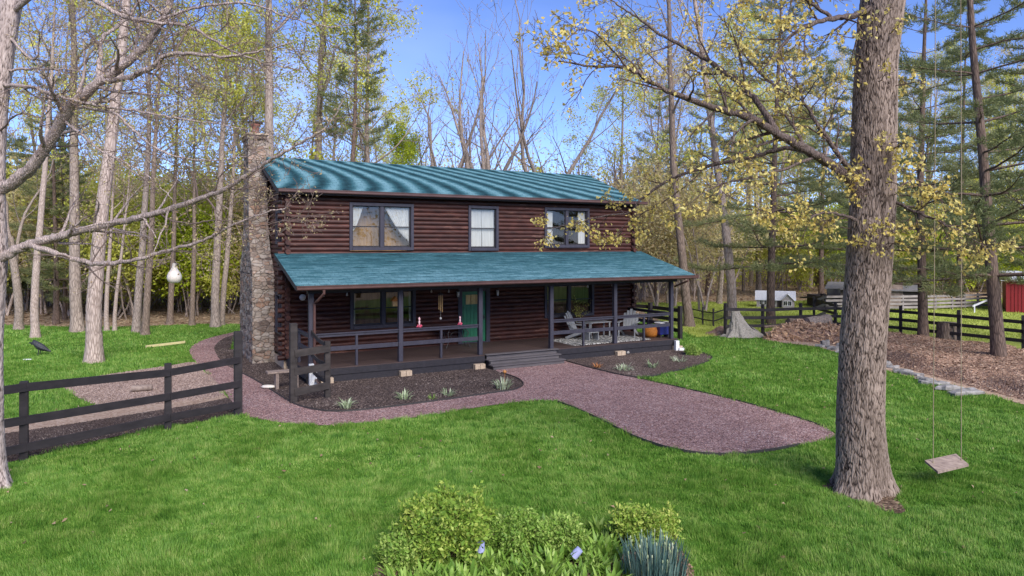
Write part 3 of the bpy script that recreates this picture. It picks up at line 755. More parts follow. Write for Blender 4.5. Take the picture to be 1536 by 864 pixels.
# stonework roughened: dense faces with displaced stones
def rough_prism(rings, step=.06, amp=.035):
    mb = MB()
    for (A, B) in zip(rings[:-1], rings[1:]):
        h = max(abs(B[4]-A[4]), .01); nv = max(2, int(h/step)+1)
        c = lambda r: [(r[0],r[2],r[4]),(r[1],r[2],r[4]),(r[1],r[3],r[4]),(r[0],r[3],r[4])]
        ca, cb = c(A), c(B)
        for j in range(4):
            p, q, p2, q2 = (np.array(x) for x in (ca[j], ca[(j+1) % 4], cb[j], cb[(j+1) % 4]))
            nu = max(2, int(np.linalg.norm(q-p)/step)+1)
            U, Vv = np.meshgrid(np.linspace(0,1,nu), np.linspace(0,1,nv), indexing='ij')
            W = (p[None,None]*(1-U)[...,None]+q[None,None]*U[...,None])*(1-Vv)[...,None]+(p2[None,None]*(1-U)[...,None]+q2[None,None]*U[...,None])*Vv[...,None]
            nrm = np.cross(q-p, (0,0,1.0)); nrm /= np.linalg.norm(nrm)
            uu = (W[...,0]+W[...,1])*3.2; vv = W[...,2]*4.6
            row = np.floor(vv); cell = np.floor(uu+row*.37+.5*vnoise(row, row*1.7, 4))
            d_ = (vnoise(cell*7.3, row*3.1, 8)-.4)*amp*1.6+(vnoise(uu*3, vv*3, 2)-.5)*amp*.7
            fu = uu+row*.37+.5*vnoise(row, row*1.7, 4); fe = np.minimum(np.abs(fu-np.round(fu)), np.abs(vv-np.round(vv)))
            d_ -= np.where(fe < .07, amp*.9, 0)
            edge = np.minimum(np.minimum(U, 1-U)*nu, 1.0)
            W = W + nrm[None,None]*(d_*edge)[...,None]
            mb.grid(W.reshape(-1,3), nu, nv, True)
    r = rings[-1]; mb.add([(r[0],r[2],r[4]),(r[1],r[2],r[4]),(r[1],r[3],r[4]),(r[0],r[3],r[4])], [[[0,1,2,3]]])
    return mb
chm = rough_prism(rings).build('chimney', MAT['chimney'], house)
cc = MB(); cc.box((-.665, 6.23, 8.49), (.8, 1.4, .06)); cc.build('chimney_crown', MAT['block'], chm)
fl = MB(); fl.lathe([(.14,8.5),(.14,8.86),(.20,8.9),(.20,8.93),(0,8.93)], (-.66, 6.1, 0), 14); fl.build('flue', MAT['copper'], chm)
fc = MB(); fc.lathe([(.0,9.0),(.27,8.98),(.28,9.0),(.28,9.03),(0,9.08)], (-.66, 6.1, 0), 14)
for a in range(4): fc.box((-.66+.15*math.cos(a*1.57), 6.1+.15*math.sin(a*1.57), 8.96), (.02,.02,.1))
fc.build('flue_cap', MAT['iron'], chm)
# ------------------------------------------------------------------ fences
def g3(px, py, z=0.0): x, y = G(px, py); return np.array([x, y, z])
def fence(label, posts, rails, heights, mat, pw=.13, rw=.035, rh=.14, group=None, side=-.08, slack=.0, name='board_fence', cap=True, railmat=None):
    """posts: ground points; heights: per post; rails: heights of the boards"""
    root = thing(name, label, 'fence', tuple(posts[0]), 0, group); o = np.array(posts[0])
    for p, h in zip(posts, heights):
        b = MB(); q = np.array(p)-o; tw = random.uniform(-.05, .05)
        b.box((q[0], q[1], (h-.02)/2), (pw, pw, h+.02), math.atan2(posts[-1][1]-posts[0][1], posts[-1][0]-posts[0][0])+tw)
        b.build('post', mat, root, .006)
    for i in range(len(posts)-1):
        a, c = np.array(posts[i])-o, np.array(posts[i+1])-o
        d = c-a; L = np.linalg.norm(d[:2]); nrm = np.array([d[1], -d[0], 0])/L
        if nrm[1] > 0: nrm = -nrm
        off = nrm*(pw/2+rw/2+.003)*(1 if side < 0 else -1)
        for k_, rz in enumerate(rails):
            b = MB(); e = d/np.linalg.norm(d)*(.045)
            dz0, dz1 = random.uniform(-.012,.012), random.uniform(-.012,.012)
            z0 = rz*heights[i]/max(heights) if cap else rz; z1 = rz*heights[i+1]/max(heights) if cap else rz
            b.beam(a+off-e+np.array([0,0,z0+dz0]), c+off+e*.92+np.array([0,0,z1+dz1]), rw, rh)
            b.build('rail', railmat or mat, root)
    return root
# left yard fence
p_a, p_b, p_c = g3(357, 622), g3(252, 645), g3(36, 690)
p_d = p_c+(p_c-p_b)*1.0
def zat(px, py, P): return CAMZ-(py-HOR)/FPX*P[1]
fe = thing('board_fence', 'black three-rail board fence ending in a tall post beside the plum gravel path', 'fence', tuple(p_a))
for P, top, w_ in ((p_a, 497, .19), (p_b, 545, .15), (p_c, 572, .15), (p_d, None, .15)):
    h = zat(0, top, P) if top else 1.55
    b = MB(); q = P-p_a; b.box((q[0], q[1], h/2-.02), (w_, w_, h+.04), .5); b.build('post', MAT['fence'], fe, .008)
def rail_px(root, o, PA, ya, PB, yb, mat, rw=.04, rh=.17, off=.1, xt=0):
    A = np.array([PA[0], PA[1], zat(0, ya, PA)])-o; B = np.array([PB[0], PB[1], zat(0, yb, PB)])-o
    d = B-A; nrm = np.array([d[1], -d[0], 0]); nrm /= np.linalg.norm(nrm)
    if nrm[1] > 0: nrm = -nrm
    b = MB(); b.beam(A+nrm*off, B+nrm*off+d*xt, rw, rh); b.build('rail', mat, root, .004)
for (ya, yb, yc) in ((539, 558, 580), (575, 594, 629), (606, 625, 670)):
    rail_px(fe, p_a, p_a, ya, p_b, yb, MAT['fence']); rail_px(fe, p_a, p_b, yb, p_c, yc, MAT['fence'])
    zc = zat(0, yc, p_c); q = MB(); A = np.array([p_c[0], p_c[1], zc])-p_a; d = (p_c-p_b); nrm = np.array([d[1], -d[0], 0]); nrm /= np.linalg.norm(nrm); nrm = nrm if nrm[1] < 0 else -nrm
    q.beam(A+nrm*.1, A+nrm*.1+d, .04, .17); q.build('rail', MAT['fence'], fe, .004)
# short corner fence beside the porch
q_a, q_b = g3(440, 604), g3(491, 597)
fe = thing('fence_corner', 'short dark fence corner with one tall post and curved braces to the porch', 'fence', tuple(q_a))
b = MB(); h = zat(0, 485, q_a); b.box((0,0,h/2-.02), (.19,.19,h+.04), .48); b.build('post', MAT['fence_worn'], fe, .008)
b = MB(); h = zat(0, 512, q_b); q = q_b-q_a; b.box((q[0],q[1],h/2-.02), (.15,.15,h+.04), .48); b.build('post', MAT['fence_worn'], fe, .008)
corner = np.array(HW(.02, -.09, 0))
for (ya, yb, yc, sag) in ((530, 522, 503, .06), (557, 549, 535, .10), (588, 577, 560, .04)):
    rail_px(fe, q_a, q_a, ya, q_b, yb, MAT['fence_worn'], rh=.20)
    A = np.array([q_b[0], q_b[1], zat(0, yb-4, q_b)])-q_a; B = np.array([corner[0], corner[1], zat(0, yc-5, corner)])-q_a
    b = MB(); prev = A
    for i in range(1, 9):
        t = i/8; p = A*(1-t)+B*t; p[2] -= sag*4*t*(1-t); b.beam(prev, p, .035, .12); prev = p
    b.build('brace', MAT['fence_worn'], fe)
# right: paddock fence
pts = [g3(1088,505), g3(1144,503.5), g3(1201,501), g3(1253,500), g3(1302,502.5), g3(1351,507), g3(1438,517), g3(1535,529)]
pts.append(pts[-1]+(pts[-1]-pts[-2])); pts.append(pts[-1]+(pts[-1]-pts[-3])*.5)
fence('long black three-rail paddock fence running behind the woodpile and bare earth', pts, (.50, .90, 1.30), [1.58]+[1.50]*9, MAT['fence'], side=-1)
# end fence right of the porch
e0 = g3(1020, 509); e1 = np.array(HW(16.0, 4.7)); e2 = np.array(HW(16.0, 8.6))
e0b = np.array(HW(16.0, 1.15))
fence('black fence with thick end post just past the right end of the porch', [e0, g3(975.5, 501), e2, np.array(HW(16.0, 12.0))], (.36, .85, 1.30), [1.52]*4, MAT['fence'], pw=.17, rh=.17, side=1)
# thin wire line beyond
pp = [g3(1036, 482), g3(1054, 487), g3(1070, 489.5), g3(1090, 482)]
fence('thin dark post and rail line between grey trunks behind the house corner', pp, (.30, .72), [.95]*4, MAT['fence'], pw=.08, rw=.03, rh=.06, side=-1, name='rail_fence')
# inner field fence running away behind the main one
ff = [g3(1220, 487), g3(1238, 478), g3(1252, 472)]
fence('dark fence run meeting the paddock fence behind the split wood', [g3(1253,498.5), g3(1221,487), g3(1237,479)], (.45, .9, 1.32), [1.5]*3, MAT['fence'], side=-1)
# grey weathered paddock boards
gp_ = [g3(x, y) for x, y in ((1236,466),(1290,465),(1327,465.5),(1354,465.5),(1378,465),(1403,464.5),(1428,463.5),(1447,463),(1467,462),(1490,461))]
fence('weathered grey four-board corral fence in front of the dark shed', gp_, (.20, .43, .67, .91), [1.02]*10, MAT['fence_grey'], pw=.11, rh=.14, side=-1)
# fallen white rail
a, c = g3(1459, 470), g3(1497, 462); b = MB(); b.beam((0,0,.45), tuple(c-a+np.array([0,0,.85])), .06, .10); b.beam((.2,.15,0), (.2,.15,.55), .07, .07, (0,1,0)); b.beam(tuple(c-a), tuple(c-a+np.array([0,0,.9])), .07, .07, (0,1,0))
o = b.build('slanted_rail', MAT['barnroof']); o.location = tuple(a); tag(o, 'white board leaning across a gap in the grey corral fence', 'rail')

# ------------------------------------------------------------------ sheds and barn
def shed(name, label, cat, px0, px1, pyb, ytop, depth, wallmat, roofmat, pitch=.35, rot=0.0, over=.3, ridge_along=True, parts=None):
    Yb = CAMZ*FPX/(pyb-HOR); x0, x1 = (px0-768)/FPX*Yb, (px1-768)/FPX*Yb; w_ = x1-x0; hw = CAMZ-(ytop-HOR)/FPX*Yb
    root = thing(name, label, cat, ((x0+x1)/2, Yb, 0), rot)
    b = MB()
    for (c, s_) in (((0,.05,hw/2),(w_,.1,hw)), ((0,depth-.05,hw/2),(w_,.1,hw)), ((-w_/2+.05,depth/2,hw/2),(.1,depth-.2,hw)), ((w_/2-.05,depth/2,hw/2),(.1,depth-.2,hw))): b.box(c, s_)
    rise = pitch*depth/2
    if ridge_along:
        for xx in (-w_/2+.05, w_/2-.05): b.add([(xx-.05,0,hw),(xx-.05,depth,hw),(xx-.05,depth/2,hw+rise),(xx+.05,0,hw),(xx+.05,depth,hw),(xx+.05,depth/2,hw+rise)], [[[0,2,1],[3,4,5]],[[0,1,4,3],[1,2,5,4],[2,0,3,5]]])
    b.build('wall', wallmat, root)
    r = MB()
    if ridge_along:
        slab(r, -w_/2-over, w_/2+over, -over, hw-over*pitch+.06, depth/2, hw+rise+.06, .08); slab(r, -w_/2-over, w_/2+over, depth/2, hw+rise+.06, depth+over, hw-over*pitch+.06, .08)
        for i in range(int(w_/.6)+1): r.beam((-w_/2+i*.6, -over, hw-over*pitch+.075), (-w_/2+i*.6, depth/2, hw+rise+.075), .04, .03)
    else:
        slab(r, -w_/2-over, w_/2+over, -over, hw+.1, depth+over, hw+.1-pitch*depth, .1)
    r.build('roof', roofmat, root)
    return root, w_, hw
def cottage():
    Yb = 48.6; x = (1163-768)/FPX*Yb; root = thing('cottage', 'small pale cottage with a light metal roof beyond the paddock', 'house', (x, Yb, 0), rad(-20)); W_, D_, h = 9.0, 5.0, 2.15
    b = MB()
    for (c, s_) in (((0,.05,h/2),(W_,.1,h)), ((0,D_-.05,h/2),(W_,.1,h)), ((-W_/2+.05,D_/2,h/2),(.1,D_-.2,h)), ((W_/2-.05,D_/2,h/2),(.1,D_-.2,h))): b.box(c, s_)
    for xx in (-W_/2+.05, W_/2-.05): b.add([(xx-.05,0,h),(xx-.05,D_,h),(xx-.05,D_/2,h+1.9),(xx+.05,0,h),(xx+.05,D_,h),(xx+.05,D_/2,h+1.9)], [[[0,2,1],[3,4,5]],[[0,1,4,3],[1,2,5,4],[2,0,3,5]]])
    b.box((2.9,-.55,h/2),(2.6,1.1,h)); b.add([(1.6,-1.1,h),(4.2,-1.1,h),(2.9,-1.1,h+1.25),(1.6,1.2,h),(4.2,1.2,h),(2.9,1.2,h+1.25)], [[[0,1,2],[3,5,4]],[[0,2,5,3],[1,4,5,2]]])
    b.build('wall', MAT['paleside'], root)
    r = MB(); slab(r, -W_/2-.4, W_/2+.4, -.4, h-.2, D_/2, h+2.0, .12); slab(r, -W_/2-.4, W_/2+.4, D_/2, h+2.0, D_+.4, h-.2, .12)
    slabv = [(1.25,-1.4,h-.2),(2.9,-1.4,h+1.42),(2.9,1.9,h+1.42),(1.25,1.9,h-.2)]; r.add(slabv+[(a,b_,c-.1) for a,b_,c in slabv], [[[3,2,1,0],[4,5,6,7],[0,1,5,4],[1,2,6,5],[2,3,7,6],[3,0,4,7]]])
    slabv = [(4.55,-1.4,h-.2),(2.9,-1.4,h+1.43),(2.9,1.9,h+1.43),(4.55,1.9,h-.2)]; r.add(slabv+[(a,b_,c-.1) for a,b_,c in slabv], [[[0,1,2,3],[7,6,5,4],[4,5,1,0],[5,6,2,1],[6,7,3,2],[7,4,0,3]]])
    r.build('roof', MAT['barnroof'], root)
    for xx, yy in ((-3.4,0),(-2.2,0),(-.3,0),(2.4,-1.1),(3.4,-1.1)):
        f = MB(); f.box((xx,yy-.03,1.25),(.95,.08,1.3)); wf = f.build('window', MAT['white'], root)
        f = MB(); f.box((xx-.21,yy-.09,1.25),(.34,.04,1.05)); f.box((xx+.21,yy-.09,1.25),(.34,.04,1.05)); f.build('pane', MAT['darkwin'], wf)
    f = MB(); f.box((.9,-.04,.98),(.95,.08,1.95)); f.build('door', MAT['shed'], root)
    root.scale = (.27,.27,.27)
cottage()
MAT['shedroof'] = M_simple('dull_roof_sheet', (.22,.21,.22), (.13,.12,.125), 4, .6, .3)
root, w_, hw = shed('low_shed', 'long low dark shed with grey roof behind the grey corral fence', 'shed', 1250, 1372, 461, 435.5, 4.0, MAT['shed'], MAT['shedroof'], -.06, rad(-27), .3, False)
f = MB(); f.box((1.2,-.03,.9),(1.1,.06,1.7)); f.build('door', MAT['oldwood'], root)
root, w_, hw = shed('lean_to', 'dark open lean-to roof behind fence left of the oak trunk', 'shed', 1238, 1262, 463, 445, 3.0, MAT['shed'], MAT['shed'], .12, 0, .35, False)
f = MB(); f.box((0,-.03,.7),(.9,.05,1.3)); f.build('door', MAT['darkwin'], root)
root, w_, hw = shed('red_barn', 'red board barn with pale metal roof at the right edge', 'barn', 1523, 1650, 471.5, 421.5, 6.5, MAT['redbarn'], MAT['barnroof'], .13, rad(-33))
f = MB()
for i in range(28): f.box((-w_/2+.1+i*(w_-.2)/27, -.012, hw/2), (.035, .03, hw-.02))
f.box((-w_/2+.05,-.02,hw/2),(.10,.05,hw)); f.build('batten', MAT['redbarn'], root)
f = MB(); f.box((w_*.18,-.05,1.05),(1.7,.06,2.1)); f.build('door', MAT['white'], root)

# ------------------------------------------------------------------ woodpile, tarp, stump, stones
def rough_log(name, label, cat, p0, p1, r, mat, group=None, half=False):
    p0, p1 = np.array(p0, float), np.array(p1, float); b = MB(); n = 14; m = 7
    d = p1-p0; L = np.linalg.norm(d); d /= L; a = np.cross(d, (0,0,1)); a /= np.linalg.norm(a); c = np.cross(a, d)
    sd = random.randint(0, 999); V = []
    for i in range(m):
        t = i/(m-1)
        for j in range(n):
            th = j*2*math.pi/n; rr = r*(1+.14*(float(vnoise(np.array([j*.8+sd]), np.array([t*3+sd]), sd)[0])-.5)*2)
            y = math.sin(th)*rr
            if half: y = max(y, -.15*r)
            V.append((p1-p0)*t + a*math.cos(th)*rr + c*y)
    b.grid(np.array(V), m, n, True, True); b.add(V[:n], [list(range(n))[::-1]]); b.add(V[-n:], [list(range(n))])
    o = b.build(name, mat); o.location = tuple(p0); tag(o, label, cat, group); return o
def gz(px, py, z): x, y = G(px, py); return (x, y, z)
rough_log('log', 'thick barked log lying on top of the split wood', 'log', gz(1209,505,.62), gz(1242,503,.72), .30, MAT['bark_grey'])
rough_log('log', 'dark half-log resting on the back of the woodpile by the fence', 'log', gz(1182,503,.62), gz(1203,502,.60), .19, MAT['bark_brown'])
rough_log('log', 'pale split slab at the front edge of the woodpile', 'log', gz(1172,510,.18), gz(1196,508,.22), .22, MAT['rawwood'], None, True)
rough_log('log', 'brown slab at the left end of the woodpile', 'log', gz(1147,508,.15), gz(1168,508,.16), .17, MAT['bark_brown'], None, True)
rough_log('log', 'long dark pole lying behind the woodpile along the fence', 'log', gz(1146,504,.42), gz(1186,501.5,.52), .07, MAT['bark_brown'])
rough_log('log', 'tilted barked slab at the front right of the woodpile', 'log', gz(1221,510,.2), gz(1241,512,.2), .2, MAT['bark_brown'], None, True)
wp = smooth(gp([(1142,509),(1160,512),(1200,513),(1240,516),(1268,520),(1290,515),(1285,503),(1240,500),(1190,500),(1150,502.5)]), 3)
o = heap('woodpile', wp, .75, .07, MAT['mound'], 31, 1.1); tag(o, 'heap of split firewood and bark debris by paddock fence', 'woodpile')
# split pieces on the heap
b = MB(); P = np.array(wp); cnt = 0
deps = bpy.data.objects['woodpile'].data; vs = np.empty(len(deps.vertices)*3, np.float32); deps.vertices.foreach_get('co', vs); vs = vs.reshape(-1,3); vs = vs[vs[:,2] > .03]
for i in RNG.choice(len(vs), 900):
    p = vs[i]; L = random.uniform(.10,.36); q = Matrix.Rotation(random.uniform(0,6.28), 3, 'Z') @ Matrix.Rotation(random.gauss(0,.5), 3, 'Y') @ Matrix.Rotation(random.uniform(0,6.28), 3, 'X')
    wv = random.uniform(.03,.085); V = np.array([[-L,-wv,-wv*.6],[-L,wv,-wv*.6],[-L,0,wv],[L,-wv,-wv*.6],[L,wv,-wv*.6],[L,0,wv]])*.5 @ np.array(q).T + p + np.array([0,0,.03])
    b.add(V, [[[0,1,2],[5,4,3]],[[0,3,4,1],[1,4,5,2],[2,5,3,0]]], False, i % 2)
MAT['chip'] = M_leaf('wood_splinters', [(.1,(.24,.14,.09)),(.5,(.52,.33,.21)),(.9,(.72,.53,.38))], .0)
o = b.build('splinters', [MAT['chip'], MAT['chip']]); tag(o, 'loose split wood pieces over the woodpile', 'firewood', None, 'stuff')
# netting draped from the fence end over something
nu, nv = 110, 70; V = []
c0 = g3(1111, 505); 
for i in range(nu):
    u = i/(nu-1)
    for j in range(nv):
        v = j/(nv-1); ang = u*2*math.pi
        rr = (.22+.78*(v**1.5))*(.82+.30*vnoise(np.array([u*6]), np.array([v*2.]), 41)[0] + .08*math.sin(ang*7)*(.3+v))
        cx = -.28*(1-v); rr += .05*(float(vnoise(np.array([u*26]), np.array([v*9.]), 43)[0])-.5)+.035*math.sin(ang*16+v*4)*v
        V.append((cx+rr*math.cos(ang)*(.85+.55*(math.cos(ang) > 0)*v), rr*math.sin(ang)*.62, max(.015, 1.22*(1-v)**1.25+.05*math.sin(ang*5+v*9)*v*(1-v)*4)))
b = MB(); b.grid(np.array(V), nu, nv, True); o = b.build('netting', MAT['tarp']); o.location = (c0[0], c0[1]-.05, 0); tag(o, 'grey netting draped in a slumped cone at the fence end', 'netting')
# leaf and stick heap left of it
sh = smooth(gp([(1056,500),(1075,503.5),(1098,505),(1100,496),(1078,494)]), 3); o = heap('brush_heap', sh, .38, .08, MAT['mound'], 77, .8); tag(o, 'low heap of dry leaves and sticks left of the netting', 'heap')
def stump(label, px, py, r, h, mat):
    x, y = G(px, py); b = MB(); n = 20; V = []
    hs = (0, .12, .3, .7, 1.0)
    for i, t in enumerate(hs):
        for j in range(n):
            a = j*2*math.pi/n; rr = r*(1.25-.25*min(1, t*3))*(1+.06*math.sin(3*a+1)+.04*math.sin(7*a)); V.append((rr*math.cos(a), rr*math.sin(a), h*t))
    b.grid(np.array(V), len(hs), n, True, True); root = thing('tree_stump', label, 'stump', (x, y, 0)); b.build('trunk', mat, root)
    c = MB(); c.add(V[-n:], [list(range(n))]); c.build('cut_face', MAT['oldwood'], root)
stump('dark barked stump just behind the paddock fence rails', 1420, 514, .40, .9, MAT['bark_brown'])
# slate edging stones
def slab_stone(label, px, py, L, w_, h, rz, group=None):
    x, y = G(px, py); n = 11; b = MB(); V = []; sd = random.random()*50
    rs = [1+.28*math.sin(k_*2.1+sd)+.18*math.sin(k_*4.7+sd*2) for k_ in range(n)]
    for z_, k_ in ((0,1.0),(h*.75,1.02),(h,.86)):
        for j in range(n):
            a = j*2*math.pi/n; V.append((L/2*rs[j]*k_*math.cos(a), w_/2*rs[j]*k_*math.sin(a), z_+(.03*math.sin(a*2+sd) if z_ else 0)))
    b.grid(np.array(V), 3, n, False, True); b.add(V[-n:], [list(range(n))])
    o = b.build('edging_stone', MAT['stone']); o.location = (x, y, .01); o.rotation_euler = (random.uniform(-.06,.06), random.uniform(-.08,.08), rz); return tag(o, label, 'stone', group)
slab_stone('large flat slate slab at the near end of the edging stones', 1446, 592, .95, .42, .12, .1)
slab_stone('second slate slab lying partly under the near one', 1424, 585, .8, .36, .12, .25)
slab_stone('broad dark slate slab halfway along the edging', 1397, 577, .72, .3, .10, -.5)
for i in range(15):
    t = i/14; px = 1233+(1392-1233)*t; py = 521+(572-521)*(t**1.15)+random.uniform(-2,2)
    slab_stone('small slate piece in the thin line of edging along the bare earth', px, py, random.uniform(.3,.62), random.uniform(.14,.26), random.uniform(.06,.12), random.uniform(-.9,-.2), 'thin slate edging pieces')
for px, py, L in ((1262,522,.4),(1238,518,.35)): slab_stone('pale rock at the foot of the woodpile', px, py, L, .28, .2, .3, 'pale rocks at the foot of the woodpile')

# ------------------------------------------------------------------ things around the house
def along(s, t, z=0.0): return HW(s, t, z)
# gourd bird house is hung later from its branch
# plank bench at the left corner
x, y = G(421, 583); root = thing('plank_bench', 'small weathered plank bench beside the chimney corner of the house', 'bench', (x, y, 0), HROT)
b = MB(); b.box((.12,0,.52), (1.05,.34,.05), .0); b.build('seat', MAT['oldwood'], root)
for sx in (-.12, .45):
    b = MB(); b.box((sx,0,.25), (.09,.28,.49)); b.build('leg', MAT['oldwood'], root)
x, y = G(403, 583); b = MB(); b.lathe([(0,0),(.13,.015),(.16,.05),(.12,.09),(0,.105)], (0,0,0), 9); o = b.build('white_stone', MAT['gourd']); o.location = (x, y, .015); o.scale = (1.5,.8,1); tag(o, 'white stone lying in mulch near the plank bench', 'stone')
o = MB(); x, y = G(467, 578); o.box((0,0,.33), (.14,.12,.66), .5); o.box((.1,.06,.22),(.09,.09,.44),.5); o = o.build('drain_pipe', MAT['white']); o.location = (x, y, .0); tag(o, 'white upright drain pipe behind the curved fence braces', 'pipe')
x, y = G(1015, 526); b = MB(); b.box((0,0,.2),(.16,.14,.4),.4); b.box((.22,-.05,.06),(.3,.12,.1),.2); o = b.build('drain_pipe', MAT['white']); o.location = (x, y, .012); tag(o, 'white downspout end at the right front corner of the porch', 'pipe')
b = MB(); b.lathe([(0,0),(.10,.01),(.13,.06),(.1,.13),(0,.16)], (0,0,0), 8); o = b.build('rock', MAT['stone']); x, y = G(940, 531); o.location = (x, y, .01); tag(o, 'brown rock in mulch right of the middle block', 'stone')
x, y = G(748.5, 498.5)
# adirondack chairs
def adirondack(label, s, t, rz, group):
    root = thing('garden_chair', label, 'chair', HW(s, t, DECK), HROT+rz, group)
    b = MB()
    for i in range(5): b.beam((-.25+i*.125,.28,.36), (-.25+i*.125,-.30,.42), .11, .025)
    b.build('seat', MAT['chairgrey'], root)
    b = MB()
    for i in range(5):
        h = 1.12-.07*abs(i-2)**1.4; b.beam((-.24+i*.12,.26,.30), (-.27+i*.135,.58,h), .11, .022, (0,-1,.4))
    b.beam((-.3,.43,.72),(.3,.43,.72),.03,.07); b.build('backrest', MAT['chairgrey'], root)
    for sx in (-.36,.36):
        b = MB(); b.box((sx,-.02,.62),(.14,.72,.025)); b.build('armrest', MAT['chairgrey'], root)
        b = MB(); b.box((sx*.93,-.30,.305),(.03,.10,.61)); b.build('leg', MAT['chairgrey'], root)
        b = MB(); b.beam((sx*.86,-.30,.36),(sx*.86,.5,.03),.03,.11); b.build('leg', MAT['chairgrey'], root)
    return root
adirondack('grey slatted garden chair on the porch below the lower right window', S(865,2.0), 1.75, .5, 'grey porch chairs')
adirondack('grey slatted garden chair on the porch near the right end', S(937,1.6), 1.35, -.9, 'grey porch chairs')
root = thing('side_table', 'low grey table between the two garden chairs', 'table', HW(S(896,2.0), 2.0, DECK), HROT)
b = MB(); b.box((0,0,.62),(1.1,.5,.03)); b.build('tabletop', MAT['chairgrey'], root)
for sx in (-.48,.48):
    for sy in (-.2,.2): b = MB(); b.box((sx,sy,.30),(.05,.05,.60)); b.build('leg', MAT['chairgrey'], root)
root = thing('footstool', 'small grey footstool in front of the left garden chair', 'stool', HW(S(887,1.2), 1.2, DECK), HROT)
b = MB()
for i in range(4): b.box((0,-.15+i*.1,.33),(.5,.085,.025))
b.build('tabletop', MAT['chairgrey'], root)
for sx in (-.22,.22): b = MB(); b.box((sx,0,.16),(.03,.36,.32)); b.build('leg', MAT['chairgrey'], root)
# patterned rug
m, nt, out = newmat('patterned_rug'); v = coords(nt)
vo = N(nt, 'ShaderNodeTexVoronoi', Scale=5.0); vo.feature = 'DISTANCE_TO_EDGE'; nt.links.new(v, vo.inputs['Vector'])
wv = N(nt, 'ShaderNodeTexWave', Scale=2.6, Distortion=6, Detail=3); nt.links.new(v, wv.inputs['Vector'])
c = ramp(nt, math_(nt, 'ADD', math_(nt, 'MULTIPLY', vo.outputs['Distance'], 1.5), math_(nt, 'MULTIPLY', wv.outputs['Fac'], .5)), [(.42,(.055,.055,.06)),(.5,(.62,.60,.58))])
principled(nt, out, c, .95, .05); MAT['rug'] = m
sa, sb = S(846,.9), S(960,.9); b = MB(); b.box((0,0,.006),(sb-sa,1.9,.012)); o = b.build('porch_rug', MAT['rug']); o.location = HW((sa+sb)/2, 1.15, DECK+.002); o.rotation_euler = (0,0,HROT); tag(o, 'black and white patterned rug on the right porch floor', 'rug')
b = MB(); b.lathe([(0,0),(.26,0),(.34,.12),(.36,.28),(.30,.42),(.31,.46),(.26,.46),(.25,.40),(0,.38)], (0,0,0), 20); o = b.build('woven_basket', MAT['basket']); o.location = HW(S(976,.9), .9, DECK); tag(o, 'round orange basket on the porch right of the rug', 'basket')
root = thing('cooler', 'navy blue cooler standing on feet at the porch right end', 'cooler', HW(S(994,.55), .55, DECK), HROT)
b = MB(); b.box((0,0,.34),(.56,.36,.46)); b.build('body', MAT['blue'], root, .03)
b = MB(); b.box((0,0,.60),(.60,.40,.06)); b.build('lid', MAT['white'], root, .02)
for sx in (-.2,.2): b = MB(); b.box((sx,0,.055),(.07,.28,.11)); b.build('foot', MAT['iron'], root)
# little iron table by the wall
root = thing('patio_table', 'small iron table with tiled top against the wall left of the door', 'table', HW(S(684,2.1), 2.1, DECK), HROT)
b = MB(); b.box((0,0,.74),(1.5,.6,.035)); b.build('tabletop', MAT['oldwood'], root)
for sx in (-.5,.5):
    for sy in (-.2,.2):
        b = MB(); b.tube([(sx*.6,sy*.6,.72),(sx*.85,sy,.55),(sx*.7,sy*.8,.3),(sx,sy*1.1,.0)], [.016]*4, 6); b.build('leg', MAT['iron'], root)
b = MB(); b.tube([(.22*math.cos(a*.4),.0,.42+.16*math.sin(a*.4)) for a in range(17)], [.012]*17, 5); b.build('scroll', MAT['iron'], root)
MAT['pinkpale'] = M_simple('pale_pink_ornament', (.72,.55,.56), (.5,.2,.25), 25, .6, .3)
# ornaments on the rail
for lab, px, sc in (('larger pink and white ornament on the porch rail below the window', 629, .5), ('smaller pink and white ornament on the porch rail before the green door', 690, .42)):
    root = thing('rail_ornament', lab, 'ornament', HW(S(px,0), 0, DECK+1.08), HROT)
    b = MB()
    for i in range(12): a = i*.524; b.lathe([(0,-.05*sc),(.045*sc,-.02*sc),(.05*sc,.02*sc),(0,.06*sc)], (.17*sc*math.cos(a)*(1 if i % 2 else .6),.06*math.sin(a),.05+.03*math.sin(i*2.3)), 6)
    b.build('blossom', MAT['pink'], root)
    b = MB(); b.lathe([(.05*sc,.06),(.06*sc,.10+.1*sc),(.075*sc,.10+.2*sc),(.03*sc,.10+.27*sc),(.075*sc,.10+.36*sc),(.07*sc,.10+.44*sc),(.0,.10+.52*sc)], (0,0,0), 9); b.build('figure', MAT['pinkpale'], root)
# wind chime
ss, tt, zt = S(661,.9), .9, 3.25
root = thing('wind_chime', 'tan wind chime hanging from the porch ceiling left of the door', 'wind chime', HW(ss, tt, Zt(661,441,tt)), HROT)
b = MB(); b.lathe([(0,.05),(.09,.0),(.09,-.025),(0,-.03)], (0,0,0), 12); b.tube([(0,0,.03),(0,0,.42)], [.004]*2, 4); b.build('canopy', MAT['iron'], root)
for i in range(6):
    a = i*1.047; L = .34+.05*i; b = MB(); b.tube([(.068*math.cos(a),.068*math.sin(a),-.06),(.068*math.cos(a),.068*math.sin(a),-.06-L)], [.017]*2, 8); b.tube([(.068*math.cos(a),.068*math.sin(a),-.02),(.068*math.cos(a),.068*math.sin(a),-.06)], [.003]*2, 3); b.build('chime_tube', MAT['bronze'], root)
b = MB(); b.tube([(0,0,-.03),(0,0,-.85)], [.004]*2, 4); b.lathe([(0,-.92),(.045,-.88),(.045,-.85),(0,-.82)], (.0,0,0), 10); b.build('clapper', MAT['lampglass'], root)
